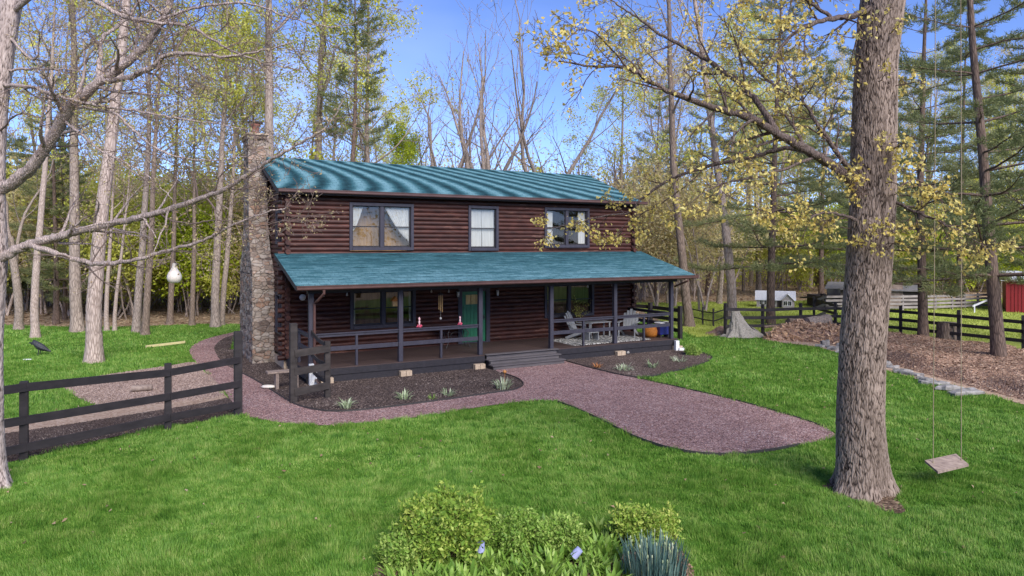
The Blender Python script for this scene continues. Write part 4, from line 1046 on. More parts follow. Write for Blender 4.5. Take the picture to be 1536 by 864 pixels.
# small hanging bird house before the lower left window
root = thing('hanging_birdhouse', 'small orange-roofed birdhouse hanging before the lower left window', 'birdhouse', HW(S(592,.75), .75, Zt(592,459,.75)), HROT)
b = MB(); b.box((0,0,.1),(.15,.15,.2)); b.build('body', MAT['bronze'], root)
b = MB(); b.add([(-.13,-.12,.17),(.13,-.12,.17),(0,-.12,.33),(-.13,.12,.17),(.13,.12,.17),(0,.12,.33)], [[[0,1,2],[3,5,4]],[[0,2,5,3],[1,4,5,2]]]); b.build('roof', MAT['basket'], root)
b = MB(); b.tube([(0,0,.32),(0,0,.62)], [.004]*2, 4); b.build('cord', MAT['iron'], root)
# crow-like figure on the left lawn
x, y = G(60, 533)
b = MB(); b.tube([(-.27,0,.42),(-.30,0,.50),(-.25,0,.53),(-.16,0,.47),(-.02,0,.36),(.14,0,.27),(.28,0,.20),(.40,0,.15)], [.035,.075,.085,.105,.135,.11,.06,.025], 12)
b.tube([(-.33,0,.50),(-.39,0,.49),(-.44,0,.465)], [.032,.02,.003], 7)
for sx in (-1,1): b.tube([(-.10,sx*.10,.42),(.10,sx*.115,.31),(.34,sx*.05,.18)], [.03,.06,.012], 7); b.tube([(-.02,sx*.06,.30),(-.02,sx*.07,.12),(-.05,sx*.07,.0),(-.12,sx*.08,.01)], [.03,.016,.014,.008], 6)
o = b.build('crow', MAT['bird']); o.location = (x, y, 0); o.rotation_euler = (0,0,.1); tag(o, 'dark grey crow standing on the left lawn behind the fence', 'bird')
x, y = G(41, 541); b = MB(); b.box((0,0,.03),(.28,.1,.05),.15); o = b.build('paper_scrap', MAT['white'], None, .02); o.location = (x, y, .01); tag(o, 'small white scrap lying on the lawn in front of the crow', 'scrap')
A, B = g3(219, 522), g3(277, 515); b = MB(); b.beam((0,0,.06), tuple(B-A+np.array([0,0,.06])), .10, .09); o = b.build('pale_plank', MAT['rawwood']); o.location = tuple(A); tag(o, 'long pale yellow plank lying on the left lawn', 'plank')
MAT['plank_y'] = M_simple('new_pine_board', (.62,.55,.30), (.5,.43,.22), 5, .8, .2); o.data.materials[0] = MAT['plank_y']
rough_log('log', 'short log lying on the grey gravel yard behind the left fence', 'log', gz(197,588,.1), gz(228,586,.1), .09, MAT['oldwood'])
x, y = G(223, 601); b = MB(); b.lathe([(0,0),(.12,.01),(.14,.06),(.08,.12),(0,.13)], (0,0,0), 8); o = b.build('rock', MAT['stone']); o.location = (x, y, 0); tag(o, 'dark rock at the edge of the tan dirt strip', 'stone')
# landscape edging along the lower rim of the path
def edging(label, px_pts, z=.07):
    P = smooth(gp(px_pts), 6, False); b = MB()
    for a, c in zip(P[:-1], P[1:]): b.beam((a[0],a[1],z/2), (c[0]+(c[0]-a[0])*.02,c[1]+(c[1]-a[1])*.02,z/2), .02, z)
    o = b.build('garden_edging', MAT['iron']); tag(o, label, 'edging')
edging('black edging strip between lawn and the lower rim of the gravel path', [(832,602.5),(858,611.5),(900,630.5),(950,655.5),(1000,672.5),(1050,681.5),(1100,683),(1150,677.5),(1200,668.5)], .055)
edging('black edging strip along the upper lawn side of the gravel path', [(962,568.5),(1030,583.5),(1100,599.5),(1180,621.5),(1240,641.5)], .03)
edging('thin black edging around the left mulch bed', [(355,556),(385,572),(410,588),(440,606),(470,615),(500,618),(530,617),(580,612),(640,604),(700,596),(740,590),(772,585),(785,577),(775,568),(752,560)], .05)
edging('thin black edging around the right mulch bed', [(846,541),(862,546),(900,556),(948,566),(978,565),(1010,558),(1045,549),(1064,541),(1067,535),(1048,528)], .05)
# lilac plant tags / solar lights in the near bed
for lab, px, py, Y, tl in (('upright lilac plastic cap on a stake in the flower bed', 721, 820, 9.55, .05), ('tilted lilac plastic cap on a stake in the flower bed', 865, 829, 9.5, .75)):
    x, y, z = D(px, py, Y); root = thing('stake_light', lab, 'garden light', (x, y, 0)); 
    b = MB(); R = Matrix.Rotation(tl, 3, 'Y'); 
    V = [(R @ Vector((.055*k_*math.cos(a*.524), .055*k_*math.sin(a*.524), zz))) for zz, k_ in ((-.065,1.08),(.065,.92)) for a in range(12)]
    V = [(p.x, p.y, p.z+z) for p in V]; b.grid(np.array(V), 2, 12, True, True); b.add(V[12:], [list(range(12))]); b.build('cap', MAT['lilac'], root)
    b = MB(); b.tube([(0,0,-.05),(0,0,z)], [.012]*2, 6); b.build('stake', MAT['iron'], root)
x, y, z = D(633, 850, 9.6); b = MB(); b.lathe([(0,0),(.06,.01),(.07,.05),(.05,.08),(0,.09)], (0,0,0), 9); o = b.build('white_stone', MAT['white']); o.location = (G(633,852)[0], G(633,852)[1], .0); tag(o, 'small white stone in the near flower bed', 'stone')
# ------------------------------------------------------------------ trees
def unit(v): return v/(np.linalg.norm(v)+1e-9)
def perp(d, phi):
    r = np.array([1.,0,0]) if abs(d[0]) < .8 else np.array([0,1.,0])
    a = unit(np.cross(d, r)); b = np.cross(d, a); return a*math.cos(phi)+b*math.sin(phi)
SIDES = (12, 7, 5, 3, 3)
def grow(tubes, tips, rng, p, d, L, r, lvl, cfg):
    ns = cfg['seg'][lvl]; pts = [p.copy()]; rr = [r]; dd = d.copy()
    for i in range(ns):
        dd = unit(dd + rng.normal(0, cfg['wob'][lvl], 3) + np.array([0,0,cfg['up'][lvl]]))
        p = p + dd*L/ns; pts.append(p.copy()); rr.append(max(r*(1-(i+1)/ns*(1-cfg['tip'][lvl])), cfg['rmin']))
    tubes.append((pts, rr, SIDES[min(lvl, 4)]))
    sprout(tubes, tips, rng, pts, rr, lvl, L, cfg)
    if lvl < cfg['max'] and cfg.get('lead', True):
        tips.append((pts[-1], dd))
def sprout(tubes, tips, rng, pts, rr, lvl, L, cfg):
    pts = np.array(pts); ns = len(pts)-1
    if lvl >= cfg['max']:
        for i in range(1, ns+1): tips.append((pts[i], unit(pts[i]-pts[i-1])))
        return
    n = cfg['n'][lvl]; n = max(1, int(round(n*(1+rng.normal(0,.12))))); ph = rng.uniform(0, 6.28)
    for k in range(n):
        f = cfg['start'][lvl] + (1-cfg['start'][lvl])*(k+rng.uniform(.1,.9))/n; f = min(f, .985)
        x = f*ns; i = int(x); q = pts[i]*(1-(x-i))+pts[min(i+1,ns)]*(x-i); rl = rr[i]*(1-(x-i))+rr[min(i+1,ns)]*(x-i)
        loc = unit(pts[min(i+1,ns)]-pts[i]); ph += 2.4+rng.normal(0,.5); an = cfg['ang'][lvl]*(1+rng.normal(0,.18))
        cd = unit(loc*math.cos(an)+perp(loc, ph)*math.sin(an))
        if cfg.get('flat') and lvl >= 1: cd[2] *= cfg['flat']; cd = unit(cd)
        cl = L*cfg['ratio'][lvl]*(1-cfg['fall'][lvl]*(f-cfg['start'][lvl])/(1-cfg['start'][lvl]+1e-6))*rng.uniform(.75,1.2)
        grow(tubes, tips, rng, q, cd, cl, max(min(rl*.75, rl*cfg['rr'][lvl]), cfg['rmin']), lvl+1, cfg)

def leaves_mesh(b, tips, rng, per, spread, size, droop=.25, asp=.55, keep=1.0, fold=.25):
    """each leaf a folded four-corner blade"""
    P = np.array([t[0] for t in tips]); Dv = np.array([t[1] for t in tips])
    if keep < 1: s = rng.random(len(P)) < keep; P = P[s]; Dv = Dv[s]
    if len(P) == 0: return
    k = rng.poisson(per, len(P)); idx = np.repeat(np.arange(len(P)), k); n = len(idx)
    if n == 0: return
    c = P[idx]+rng.normal(0, spread, (n,3)); d = Dv[idx]*.5+rng.normal(0, 1, (n,3)); d[:,2] -= droop*2
    d /= np.linalg.norm(d, axis=1, keepdims=True)
    r = rng.normal(0,1,(n,3)); a = np.cross(d, r); a /= np.linalg.norm(a, axis=1, keepdims=True)+1e-9; nn = np.cross(a, d)
    s = size*rng.uniform(.6,1.35,(n,1)); w_ = s*asp
    V = np.stack([c, c+d*s*.5+a*w_*.5+nn*w_*fold, c+d*s, c+d*s*.5-a*w_*.5+nn*w_*fold], 1).reshape(-1,3)
    q = np.arange(n)[:,None]*4
    b.add(V, [np.concatenate([q+np.array([[0,1,2]]), q+np.array([[0,2,3]])])])

def tubes_mesh(tubes, bark_rough=None):
    b = MB()
    for pts, rr, n in tubes: b.tube(pts, rr, n, False)
    return b
def make_tree(name, label, cfg, seed, bark, leaf, group=None):
    rng = np.random.default_rng(seed); tubes, tips = [], []
    for (p, d, L, r) in cfg['stems']:
        grow(tubes, tips, rng, np.array(p, float), unit(np.array(d, float)), L, r, 0, cfg)
    # root flare
    p0, r0, n0 = tubes[0]
    root = thing(name, label, 'tree', (0,0,-500), 0, group)
    b = tubes_mesh(tubes)
    if cfg.get('flare', True): b.tube([(0,0,-.1),(0,0,.15),(0,0,.5),(p0[1][0]*.3,p0[1][1]*.3,p0[1][2]*.3+.4)], [r0[0]*1.45, r0[0]*1.22, r0[0]*1.06, r0[0]*.98], 12, False)
    b.build('trunk', bark, root)
    c = MB(); leaves_mesh(c, tips, rng, cfg['per'], cfg['spread'], cfg['size'], cfg.get('droop', .25), cfg.get('asp', .55), cfg.get('keep', 1.0))
    if c.ch: c.build('crown', leaf, root)
    return root
TALL = dict(seg=(14,8,5,3), wob=(.028,.12,.18,.22), up=(.02,.05,.03,.0), tip=(.12,.15,.2,.4), rmin=.008, max=3, n=(15,6,4), start=(.42,.25,.2), ang=(.85,.75,.75), ratio=(.26,.50,.45), fall=(.55,.4,.4), rr=(.42,.5,.6), per=8, spread=.22, size=.17, keep=.72)
def tall(seed, H, r, label, bark, leaf, **kw):
    c = dict(TALL); c['stems'] = [((0,0,0),(random.uniform(-.04,.04),random.uniform(-.04,.04),1),H,r)]; c.update(kw); return make_tree('deciduous_tree', label, c, seed, bark, leaf)
P_TALL = [tall(1, 24, .27, 'x', MAT['bark_grey'], MAT['leaf_spring']),
          tall(2, 25, .25, 'x', MAT['bark_pale'], MAT['leaf_tan'], start=(.5,.25,.2), per=5.0),
          tall(3, 22, .22, 'x', MAT['bark_grey'], MAT['leaf_spring'], start=(.36,.25,.2), n=(18,6,4), per=8.5),
          tall(4, 23, .24, 'x', MAT['bark_brown'], MAT['leaf_tan'], start=(.45,.2,.2), ang=(.65,.7,.7), per=4.5)]
VASE = dict(seg=(5,9,6,3), wob=(.05,.12,.15,.2), up=(.0,.10,.10,.06), tip=(.8,.18,.25,.5), rmin=.011, max=3, n=(5,7,4), start=(.55,.3,.25), ang=(.48,.6,.6), ratio=(1.7,.40,.42), fall=(.0,.45,.3), rr=(.6,.42,.6), per=.5, spread=.2, size=.16, keep=.45, lead=False)
def vase(seed, L, r, bark, leaf, **kw):
    c = dict(VASE); c['stems'] = [((0,0,0),(.03,.02,1),L,r)]; c.update(kw); return make_tree('bare_tree', 'x', c, seed, bark, leaf)
P_BARE = [vase(21, 6.5, .36, MAT['bark_grey'], MAT['leaf_tan']), vase(22, 7.2, .31, MAT['bark_grey'], MAT['leaf_tan'], n=(4,6,4)), vase(23, 5, .24, MAT['bark_brown'], MAT['leaf_tan'], n=(4,7,5), per=1.2)]
SAP = dict(seg=(7,5,3,2), wob=(.10,.18,.2,.2), up=(.06,.05,.0,0), tip=(.15,.2,.4,.5), rmin=.006, max=2, n=(9,5), start=(.25,.2), ang=(.8,.7), ratio=(.42,.5), fall=(.5,.3), rr=(.5,.6), per=12, spread=.30, size=.19, flare=False)
def sap(seed, H, r, leaf, bark, n, **kw):
    rg = np.random.default_rng(seed+500); c = dict(SAP); c['stems'] = [((rg.normal(0,.25),rg.normal(0,.25),0),(rg.normal(0,.22),rg.normal(0,.22),1),H*rg.uniform(.75,1.1),r) for _ in range(n)]; c.update(kw)
    return make_tree('understory_tree', 'x', c, seed, bark, leaf)
P_SAP = [sap(31, 6.5, .05, MAT['leaf_spring'], MAT['bark_grey'], 4), sap(32, 5, .04, MAT['leaf_green'], MAT['bark_grey'], 5), sap(33, 7.5, .06, MAT['leaf_tan'], MAT['bark_pale'], 3, per=5.5), sap(34, 8.5, .07, MAT['leaf_spring'], MAT['bark_grey'], 2, per=10, spread=.36)]
P_ROUND = make_tree('leafy_tree', 'x', dict(TALL, keep=1.0, stems=[((0,0,0),(.02,0,1),15,.2)], start=(.35,.2,.2), n=(18,7,4), per=5.5, spread=.34, size=.20, ang=(.9,.8,.8), ratio=(.27,.5,.45)), 41, MAT['bark_grey'], MAT['leaf_green'])

def make_pine(seed, H, r, first, Lmax, dens=1.0, bark=None, wh=.62):
    rng = np.random.default_rng(seed); tubes = []; b = MB(); root = thing('pine_tree', 'x', 'tree', (0,0,-500), 0)
    pts = [np.array([0,0,-.1])]; d = np.array([rng.normal(0,.02), rng.normal(0,.02), 1.]); n = 16
    for i in range(n): d = unit(d+rng.normal(0,.012,3)+np.array([0,0,.02])); pts.append(pts[-1]+d*H/n)
    rr = [r*(1-i/n*.93) for i in range(n+1)]; rr[0] *= 1.25; tubes.append((pts, rr, 12)); P = np.array(pts)
    tips = []; z = first
    while z < H*.985:
        f = z/H; x = f*n; i = min(int(x), n-1); q = P[i]*(1-(x-i))+P[i+1]*(x-i)
        env = Lmax*min(1.0, .82+.18*(z-first)/(H*.25))*max(.12, (1-f)/(1-first/H))**.7
        k = rng.integers(3,6); ph = rng.uniform(0,6.28)
        for j in range(k):
            a = ph+j*6.28/k+rng.normal(0,.25); L = env*rng.uniform(.55,1.15); up = .05+.5*f
            if rng.random() < .18: continue
            bd = unit(np.array([math.cos(a), math.sin(a), up*.6])); bp = [q.copy()]; p = q.copy(); m = 6
            for s_ in range(m): bd = unit(bd+rng.normal(0,.07,3)+np.array([0,0,-.06+.045*s_])); p = p+bd*L/m; bp.append(p.copy())
            r0 = max(.012, rr[i]*.30*min(1, L/2.5)); tubes.append((bp, [max(.006, r0*(1-t_/m*.85)) for t_ in range(m+1)], 4)); bp = np.array(bp)
            nt_ = int(L*6.0*dens)
            for t_ in range(nt_):
                g = .22+.78*(t_+rng.random())/max(nt_,1); xx = g*m; ii = min(int(xx), m-1); c0 = bp[ii]*(1-(xx-ii))+bp[ii+1]*(xx-ii)
                sd_ = 1 if t_ % 2 else -1; out = unit(bp[ii+1]-bp[ii]); lat = unit(np.cross(out, [0,0,1]))*sd_
                td = unit(out*.75+lat*rng.uniform(.4,1.0)+np.array([0,0,rng.uniform(-.05,.3)])); tl = min(L*.34, 1.1)*(1.15-g*.6)*rng.uniform(.6,1.2)
                tubes.append(([c0, c0+td*tl*.5, c0+td*tl], [.008,.006,.003], 3))
                for v in (.35,.6,.8,1.0): tips.append((c0+td*tl*v, td))
            tips.append((bp[-1], bd))
        z += wh*rng.uniform(.7,1.3)
    t = tubes_mesh(tubes); t.build('trunk', bark or MAT['bark_pine'], root)
    # needle tufts
    A = np.array([t_[0] for t_ in tips]); Dv = np.array([t_[1] for t_ in tips]); k = 9; idx = np.repeat(np.arange(len(A)), k); n_ = len(idx)
    d = Dv[idx]*.9+rng.normal(0,.62,(n_,3))+np.array([0,0,.22]); d /= np.linalg.norm(d, axis=1, keepdims=True)
    a = np.cross(d, rng.normal(0,1,(n_,3))); a /= np.linalg.norm(a, axis=1, keepdims=True); L = rng.uniform(.14,.27,(n_,1)); c = A[idx]+rng.normal(0,.05,(n_,3))
    V = np.stack([c-a*.016, c+a*.016, c+d*L], 1).reshape(-1,3); q = np.arange(n_)[:,None]*3+np.array([[0,1,2]])
    m = MB(); m.add(V, [q]); m.build('crown', MAT['needles'], root); return root
P_PINE = [make_pine(51, 21, .24, 3.4, 6.2, 1.05, None, .95), make_pine(52, 19, .22, 2.7, 5.0, 1.05, None, .78), make_pine(53, 20, .2, 9.5, 2.6, 1.0), make_pine(54, 12, .13, 1.4, 3.2, 1.3)]

used = set()
def plant(proto, x, y, sc, rz, label, group=None, rx=0.0, ry=0.0, z=0.0):
    if proto.name not in used:
        used.add(proto.name); r = proto; r.location = (x,y,z); r.rotation_euler = (rx,ry,rz); r.scale = (sc,sc,sc); r['label'] = label
        if group: r['group'] = group
        return r
    return dup(proto, (x,y,z), rz, sc, label, group, rx, ry)
def plant_px(proto, px, py, wpx, label, group=None, lean=0.0, r0=None, rz=None, sc=None):
    x, y = G(px, py)
    if sc is None: sc = wpx/FPX*y/2/r0
    if rz is None:      # turn the trunk so that its natural bow runs away from the viewer rather than sideways
        tm = [c for c in proto.children if c.name.startswith('trunk')][0].data; vv = [tm.vertices[i].co for i in range(8*12, 9*12)]
        ax, ay = sum(v.x for v in vv)/12, sum(v.y for v in vv)/12; rz = math.pi/2-math.atan2(ay, ax)+random.uniform(-.25,.25)
    q = Matrix.Rotation(lean, 4, 'Y') @ Matrix.Rotation(rz, 4, 'Z'); e = q.to_euler()
    r = plant(proto, x, y, sc, e.z, label, group, e.x, e.y); return r
T0,T1,T2,T3 = P_TALL
# left woods: trunks one can tell apart
for pr_, px, py, w_, r0, lean, lab in (
    (T1, 141, 543, 23, .25, .01, 'thick pale straight trunk standing nearest on the left lawn'),
    (T0, 116, 497, 17, .27, -.04, 'grey trunk leaning slightly, just behind the nearest pale lawn trunk'),
    (T1, 53, 506, 12, .25, -.02, 'pale slim trunk at the far left of the left lawn, behind the crow'),
    (T2, 205, 498, 12, .22, .0, 'grey trunk right of the nearest pale trunk at the lawn edge'),
    (T3, 218, 502, 11, .24, .01, 'brown trunk close beside the grey one at the lawn edge'),
    (T0, 323, 490, 13, .27, .0, 'tall grey trunk beside the curve of the gravel path'),
    (T2, 332, 488, 9, .22, .01, 'slender trunk half hidden behind the tall grey one by the path curve'),
    (T1, 160, 496, 7, .25, .0, 'thin pale trunk just right of the nearest pale lawn trunk'),
    (T1, 172, 496, 6, .25, .015, 'second thin pale trunk between the nearest and the grey lawn edge trunks'),
    (T3, 255, 486, 9, .24, .0, 'brown trunk standing directly below the hanging gourd'),
    (T3, 288, 488, 8, .24, -.01, 'thin brown trunk between the gourd and the path curve'),
    (T0, 367, 484, 10, .27, .0, 'grey trunk right against the left side of the chimney'),
    (P_BARE[1], 28, 494, 12, .31, .0, 'bare grey forked tree at the far left woods edge'),
    ): plant_px(pr_, px, py, w_, lab, None, lean, r0)
# pines in the left woods
for px, Y, sc, pr_ in ((84,38.5,.75,P_PINE[1]),(97,41,.9,P_PINE[3]),(30,46,1.0,P_PINE[3]),(75,50,1.05,P_PINE[3]),(-30,47,1.1,P_PINE[3])):
    plant(pr_, (px-768)/FPX*Y, Y, sc, random.uniform(0,6.28), 'dark green pine in the shade of the left woods', 'dark pines in the left woods')
# behind the house
def at(px, Y): return (px-768)/FPX*Y, Y
for pr_, px, Y, sc, lean, lab in (
    (T0, 402, 37, 1.25, .04, 'big grey tree rising just behind the chimney'),
    (P_PINE[2], 523, 44, 1.12, .0, 'tall dark pine with bare lower trunk behind the left part of the roof'),
    (T2, 560, 50, 1.15, .0, 'thin leafy tree beside the tall dark pine behind the roof'),
    (T0, 470, 47, 1.2, .02, 'grey tree with yellow-green crown between the chimney and the dark pine'),
    (P_ROUND, 612, 52, .80, .0, 'bright green leafy tree above the left half of the ridge'),
    (P_BARE[1], 648, 47, .93, .03, 'bare two-stemmed tree beside the bright green tree behind the ridge'),
    (P_BARE[2], 682, 52, 1.12, .0, 'small bare tree just left of the roof middle'),
    (P_BARE[0], 752, 46, 1.02, -.02, 'bare many-limbed tree rising behind the middle of the roof'),
    (P_BARE[1], 786, 47, 1.0, .10, 'bare tree leaning right behind the middle of the roof'),
    (P_BARE[2], 872, 52, 1.0, .03, 'thin bare tree above the right end of the ridge'),
    (P_BARE[2], 905, 56, 1.1, .05, 'thin bare tree just right of the ridge end'),
    (T3, 1034, 37.5, 1.05, -.09, 'tall brown trunk leaning left beyond the right end of the porch'),
    (T1, 1098, 41, 1.10, .0, 'tall pale trunk behind the netting and fence end'),
    (T2, 1079, 52, .9, .0, 'slim grey trunk between the leaning brown trunk and the pale one'),
    (P_PINE[0], 1156, 38.5, .98, .0, 'dark pine standing behind the woodpile fence'),
    (P_PINE[1], 1385, 31.5, 1.0, .0, 'pine just right of the oak trunk, inside the black fence'),
    (P_PINE[0], 1499, 25.2, .98, -.055, 'pine leaning left in the bare earth near the right edge'),
    (P_PINE[1], 1585, 30, 1.05, .0, 'pine partly beyond the right edge, in front of the red barn'),
    (P_PINE[0], 1290, 46, .95, .0, 'pine in the paddock with boughs showing either side of the oak trunk'),
    (P_PINE[1], 1232, 56, 1.0, .0, 'pine behind the lean-to roof'),
    (P_PINE[1], 1440, 50, 1.1, .0, 'pine behind the grey corral fence'),
    (P_PINE[0], 1062, 60, .95, .0, 'distant pine seen past the porch right end'),
    (P_PINE[1], 985, 57, .9, .0, 'distant dark pine above the porch roof right end'),
    ):
    x, y = at(px, Y); q = (Matrix.Rotation(lean, 4, 'Y') @ Matrix.Rotation(random.uniform(0,6.28), 4, 'Z')).to_euler(); plant(pr_, x, y, sc, q.z, lab, None, q.x, q.y)
# the woods: many alike
rg = np.random.default_rng(5); spots = []
def free(x, y, dmin):
    for (a, b) in spots:
        if (a-x)**2+(b-y)**2 < dmin*dmin: return False
    spots.append((x, y)); return True
def scatter(n, px0, px1, Y0_, Y1_, protos, sc0, sc1, label, group, dmin=2.2):
    c = 0; tries = 0
    while c < n and tries < n*30:
        tries += 1; Y = Y0_+(Y1_-Y0_)*rg.random()**.8; px = rg.uniform(px0, px1); x, y = at(px, Y)
        if not free(x, y, dmin): continue
        pr_ = protos[rg.integers(len(protos))]; plant(pr_, x, y, rg.uniform(sc0, sc1), rg.uniform(0,6.28), label, group, rg.normal(0,.02), rg.normal(0,.02)); c += 1
scatter(8, -30, 420, 46, 74, [T0,T1,T2,T3], .85, 1.15, 'grey trunked tree in the woods left of the chimney', 'trees in the left woods')
scatter(7, 420, 600, 50, 78, [T0,T2,T3,P_BARE[1]], .75, .95, 'tree in the woods seen over the left half of the roof', 'trees over the left half of the roof')
scatter(3, 600, 930, 60, 80, [P_BARE[0],P_BARE[1],P_BARE[2]], .5, .72, 'low bare treetop showing just above the ridge', 'bare treetops above the ridge')
scatter(8, 930, 1110, 52, 78, [T1,T3,P_BARE[0],T2], .8, 1.0, 'tree in the woods past the right end of the house', 'trees past the right end of the house')
scatter(22, 1110, 1570, 62, 88, [T0,T1,T3,T2], .75, 1.0, 'tree in the woods beyond the paddock', 'trees beyond the paddock')
scatter(78, -40, 430, 39.5, 62, [P_SAP[0],P_SAP[2],P_SAP[2],P_SAP[3],P_SAP[0],P_SAP[1]], .8, 1.45, 'yellow-green understory tree in the left woods', 'understory of the left woods', 1.2)
scatter(20, 430, 940, 48, 66, [P_SAP[2],P_SAP[0],P_SAP[3],P_SAP[2]], 1.0, 1.4, 'budding understory tree behind the house', 'understory behind the house', 1.5)
scatter(17, 935, 1130, 46, 70, [P_SAP[2],P_SAP[2],P_SAP[3],P_SAP[2]], .8, 1.4, 'understory tree past the right porch end', 'understory past the porch', 1.5)
scatter(28, 1130, 1570, 60, 80, [P_SAP[0],P_SAP[1],P_SAP[2],P_SAP[3]], .8, 1.35, 'understory tree at the far edge of the paddock', 'understory beyond the paddock', 1.5)
for pr_ in P_TALL+P_BARE+P_SAP+[P_ROUND]+P_PINE:
    if pr_.name not in used:
        for c in list(pr_.children): bpy.data.objects.remove(c)
        bpy.data.objects.remove(pr_)
# far-off wood closing the horizon
b = MB(); rng = np.random.default_rng(77)
tps = []
for i in range(420):
    a = rng.uniform(-.86, .86); R = rng.uniform(84, 120); x, y = R*math.sin(a), R*math.cos(a); h = rng.uniform(9, 17)
    r = rng.uniform(.09,.2); b.tube([(x,y,0),(x+rng.normal(0,.4),y,h*.5),(x+rng.normal(0,.9),y,h)], [r, r*.7, .03], 4, False)
    for j in range(4):
        z0 = h*rng.uniform(.4,.9); aa = rng.uniform(0,6.28); L = rng.uniform(1.5,4); b.tube([(x,y,z0),(x+L*math.cos(aa),y+L*math.sin(aa),z0+L*.7)], [.06,.02], 3, False)
    kk = rng.integers(8, 20)
    for j in range(kk): tps.append((np.array([x+rng.normal(0,2.4), y+rng.normal(0,2.4), abs(h*rng.uniform(.02,1.02)+rng.normal(0,.6))]), np.array([0,0,1.])))
fwd = b.build('far_wood', MAT['bark_pale']); tag(fwd, 'far-off wood closing the horizon all round the clearing', 'wood', None, 'stuff')
c = MB(); leaves_mesh(c, tps, rng, 20, .95, .34); c.build('foliage', MAT['leaf_tan'], fwd)
c = MB(); leaves_mesh(c, [t for i, t in enumerate(tps) if i % 2], rng, 16, 1.0, .32); c.build('foliage', MAT['leaf_spring'], fwd)
c = MB(); us = []
for i in range(4600):
    a = rng.uniform(-.86,.86); R = rng.uniform(76, 112); us.append((np.array([R*math.sin(a), R*math.cos(a), rng.gamma(2, 1.9)]), np.array([0,0,1.])))
leaves_mesh(c, us, rng, 20, .85, .36); c.build('foliage', MAT['leaf_spring'], fwd)

b = MB(); tps = []
for i in range(150):
    a = rng.uniform(math.pi-1.25, math.pi+1.25); R = rng.uniform(22, 46); x, y = R*math.sin(a), R*math.cos(a); h = rng.uniform(9, 15); r = rng.uniform(.07,.16)
    b.tube([(x,y,0),(x+rng.normal(0,.3),y,h*.5),(x+rng.normal(0,.8),y,h)], [r, r*.7, .03], 4, False)
    for j in range(rng.integers(8, 18)): tps.append((np.array([x+rng.normal(0,2.0), y+rng.normal(0,2.0), abs(h*rng.uniform(.02,1.02))]), np.array([0,0,1.])))
nwd = b.build('near_wood', MAT['bark_grey']); tag(nwd, 'wood on the near side of the clearing, mirrored in the window glass', 'wood', None, 'stuff')
c = MB(); leaves_mesh(c, tps, rng, 26, .9, .36); c.build('foliage', MAT['leaf_tan'], nwd)
# ------------------------------------------------------------------ the big oak
def cells(u, v, wrapu, seed):
    """distance between nearest two jittered cell points; u wraps"""
    ui, vi = np.floor(u).astype(int), np.floor(v).astype(int); d1 = np.full(u.shape, 9.); d2 = d1.copy(); idc = np.zeros(u.shape)
    for a in (-1,0,1):
        for b_ in (-1,0,1):
            cu, cv = ui+a, vi+b_; k = (np.mod(cu, wrapu)*73856093 ^ cv*19349663 ^ seed*83492791) & 0xffffff
            h1 = ((k*1103515245+12345) & 0x7fffffff)/0x7fffffff; h2 = ((k*69069+1234567) & 0x7fffffff)/0x7fffffff
            dd = np.hypot(cu+h1-u, (cv+h2-v)); m1 = dd < d1
            d2 = np.where(m1, d1, np.minimum(d2, dd)); idc = np.where(m1, h2, idc); d1 = np.where(m1, dd, d1)
    return d2-d1, idc
def bark_trunk(cent, radii, zs, res_u=300, res_z=.022, ncell=26, cell_h=.21, depth=.03, flare=None, seed=1, lobes=0.0):
    z0, z1 = zs[0], zs[-1]; nz = int((z1-z0)/res_z); Z = np.linspace(z0, z1, nz)
    cx = np.interp(Z, zs, [c[0] for c in cent]); cyy = np.interp(Z, zs, [c[1] for c in cent]); R = np.interp(Z, zs, radii)
    k = np.ones(25)/25
    for arr in (cx, cyy, R):
        pad = np.concatenate([np.full(12, arr[0])+(np.arange(-12,0))*(arr[1]-arr[0]), arr, np.full(12, arr[-1])]); arr[:] = np.convolve(pad, k, 'valid')
    th = np.linspace(0, 2*math.pi, res_u, endpoint=False); T, ZZ = np.meshgrid(th, Z)
    u = T/(2*math.pi)*ncell; v = ZZ/cell_h; tw = np.minimum(T, 2*math.pi-T)
    u2 = u+1.5*(fbm(tw*5+7, ZZ*4.5, seed+30)-.47)+1.1*(vnoise(tw*14, ZZ*13, seed+31)-.5); v = v+1.6*(fbm(tw*6, ZZ*3, seed+33)-.47)
    e, idc = cells(u2, v, ncell, seed); e2, _ = cells(u2*2.0+.3, v*2.2, ncell*2, seed+3)
    grain = vnoise(tw*90, ZZ*26, seed+40); h = np.clip(e*2.6, 0, 1)*.62+np.clip(e2*2, 0, 1)*.22+(idc-.5)*.30+(grain-.5)*.35+.12
    fl = np.zeros_like(T)
    if flare is not None:
        fz = np.exp(-np.maximum(ZZ, 0)/flare[0]); fl = fz*(flare[1]*(1+.55*np.cos(T*3+.6)+.35*np.cos(T*5+2.)+.2*np.sin(T*2)))
    RR = R[:,None]*(1+.03*np.sin(T*2+ZZ*.5)+.025*np.sin(T*3-ZZ*.4)) + fl + depth*(h-.75)
    V = np.stack([cx[:,None]+RR*np.cos(T), cyy[:,None]+RR*np.sin(T), ZZ], -1).reshape(-1,3)
    b = MB(); b.grid(V, nz, res_u, True, True); return b, h.ravel()
def paint_furrow(o, h):
    at_ = o.data.attributes.new('furrow', 'FLOAT', 'POINT'); a = np.full(len(o.data.vertices), .6, np.float32); a[:len(h)] = h; at_.data.foreach_set('value', a)
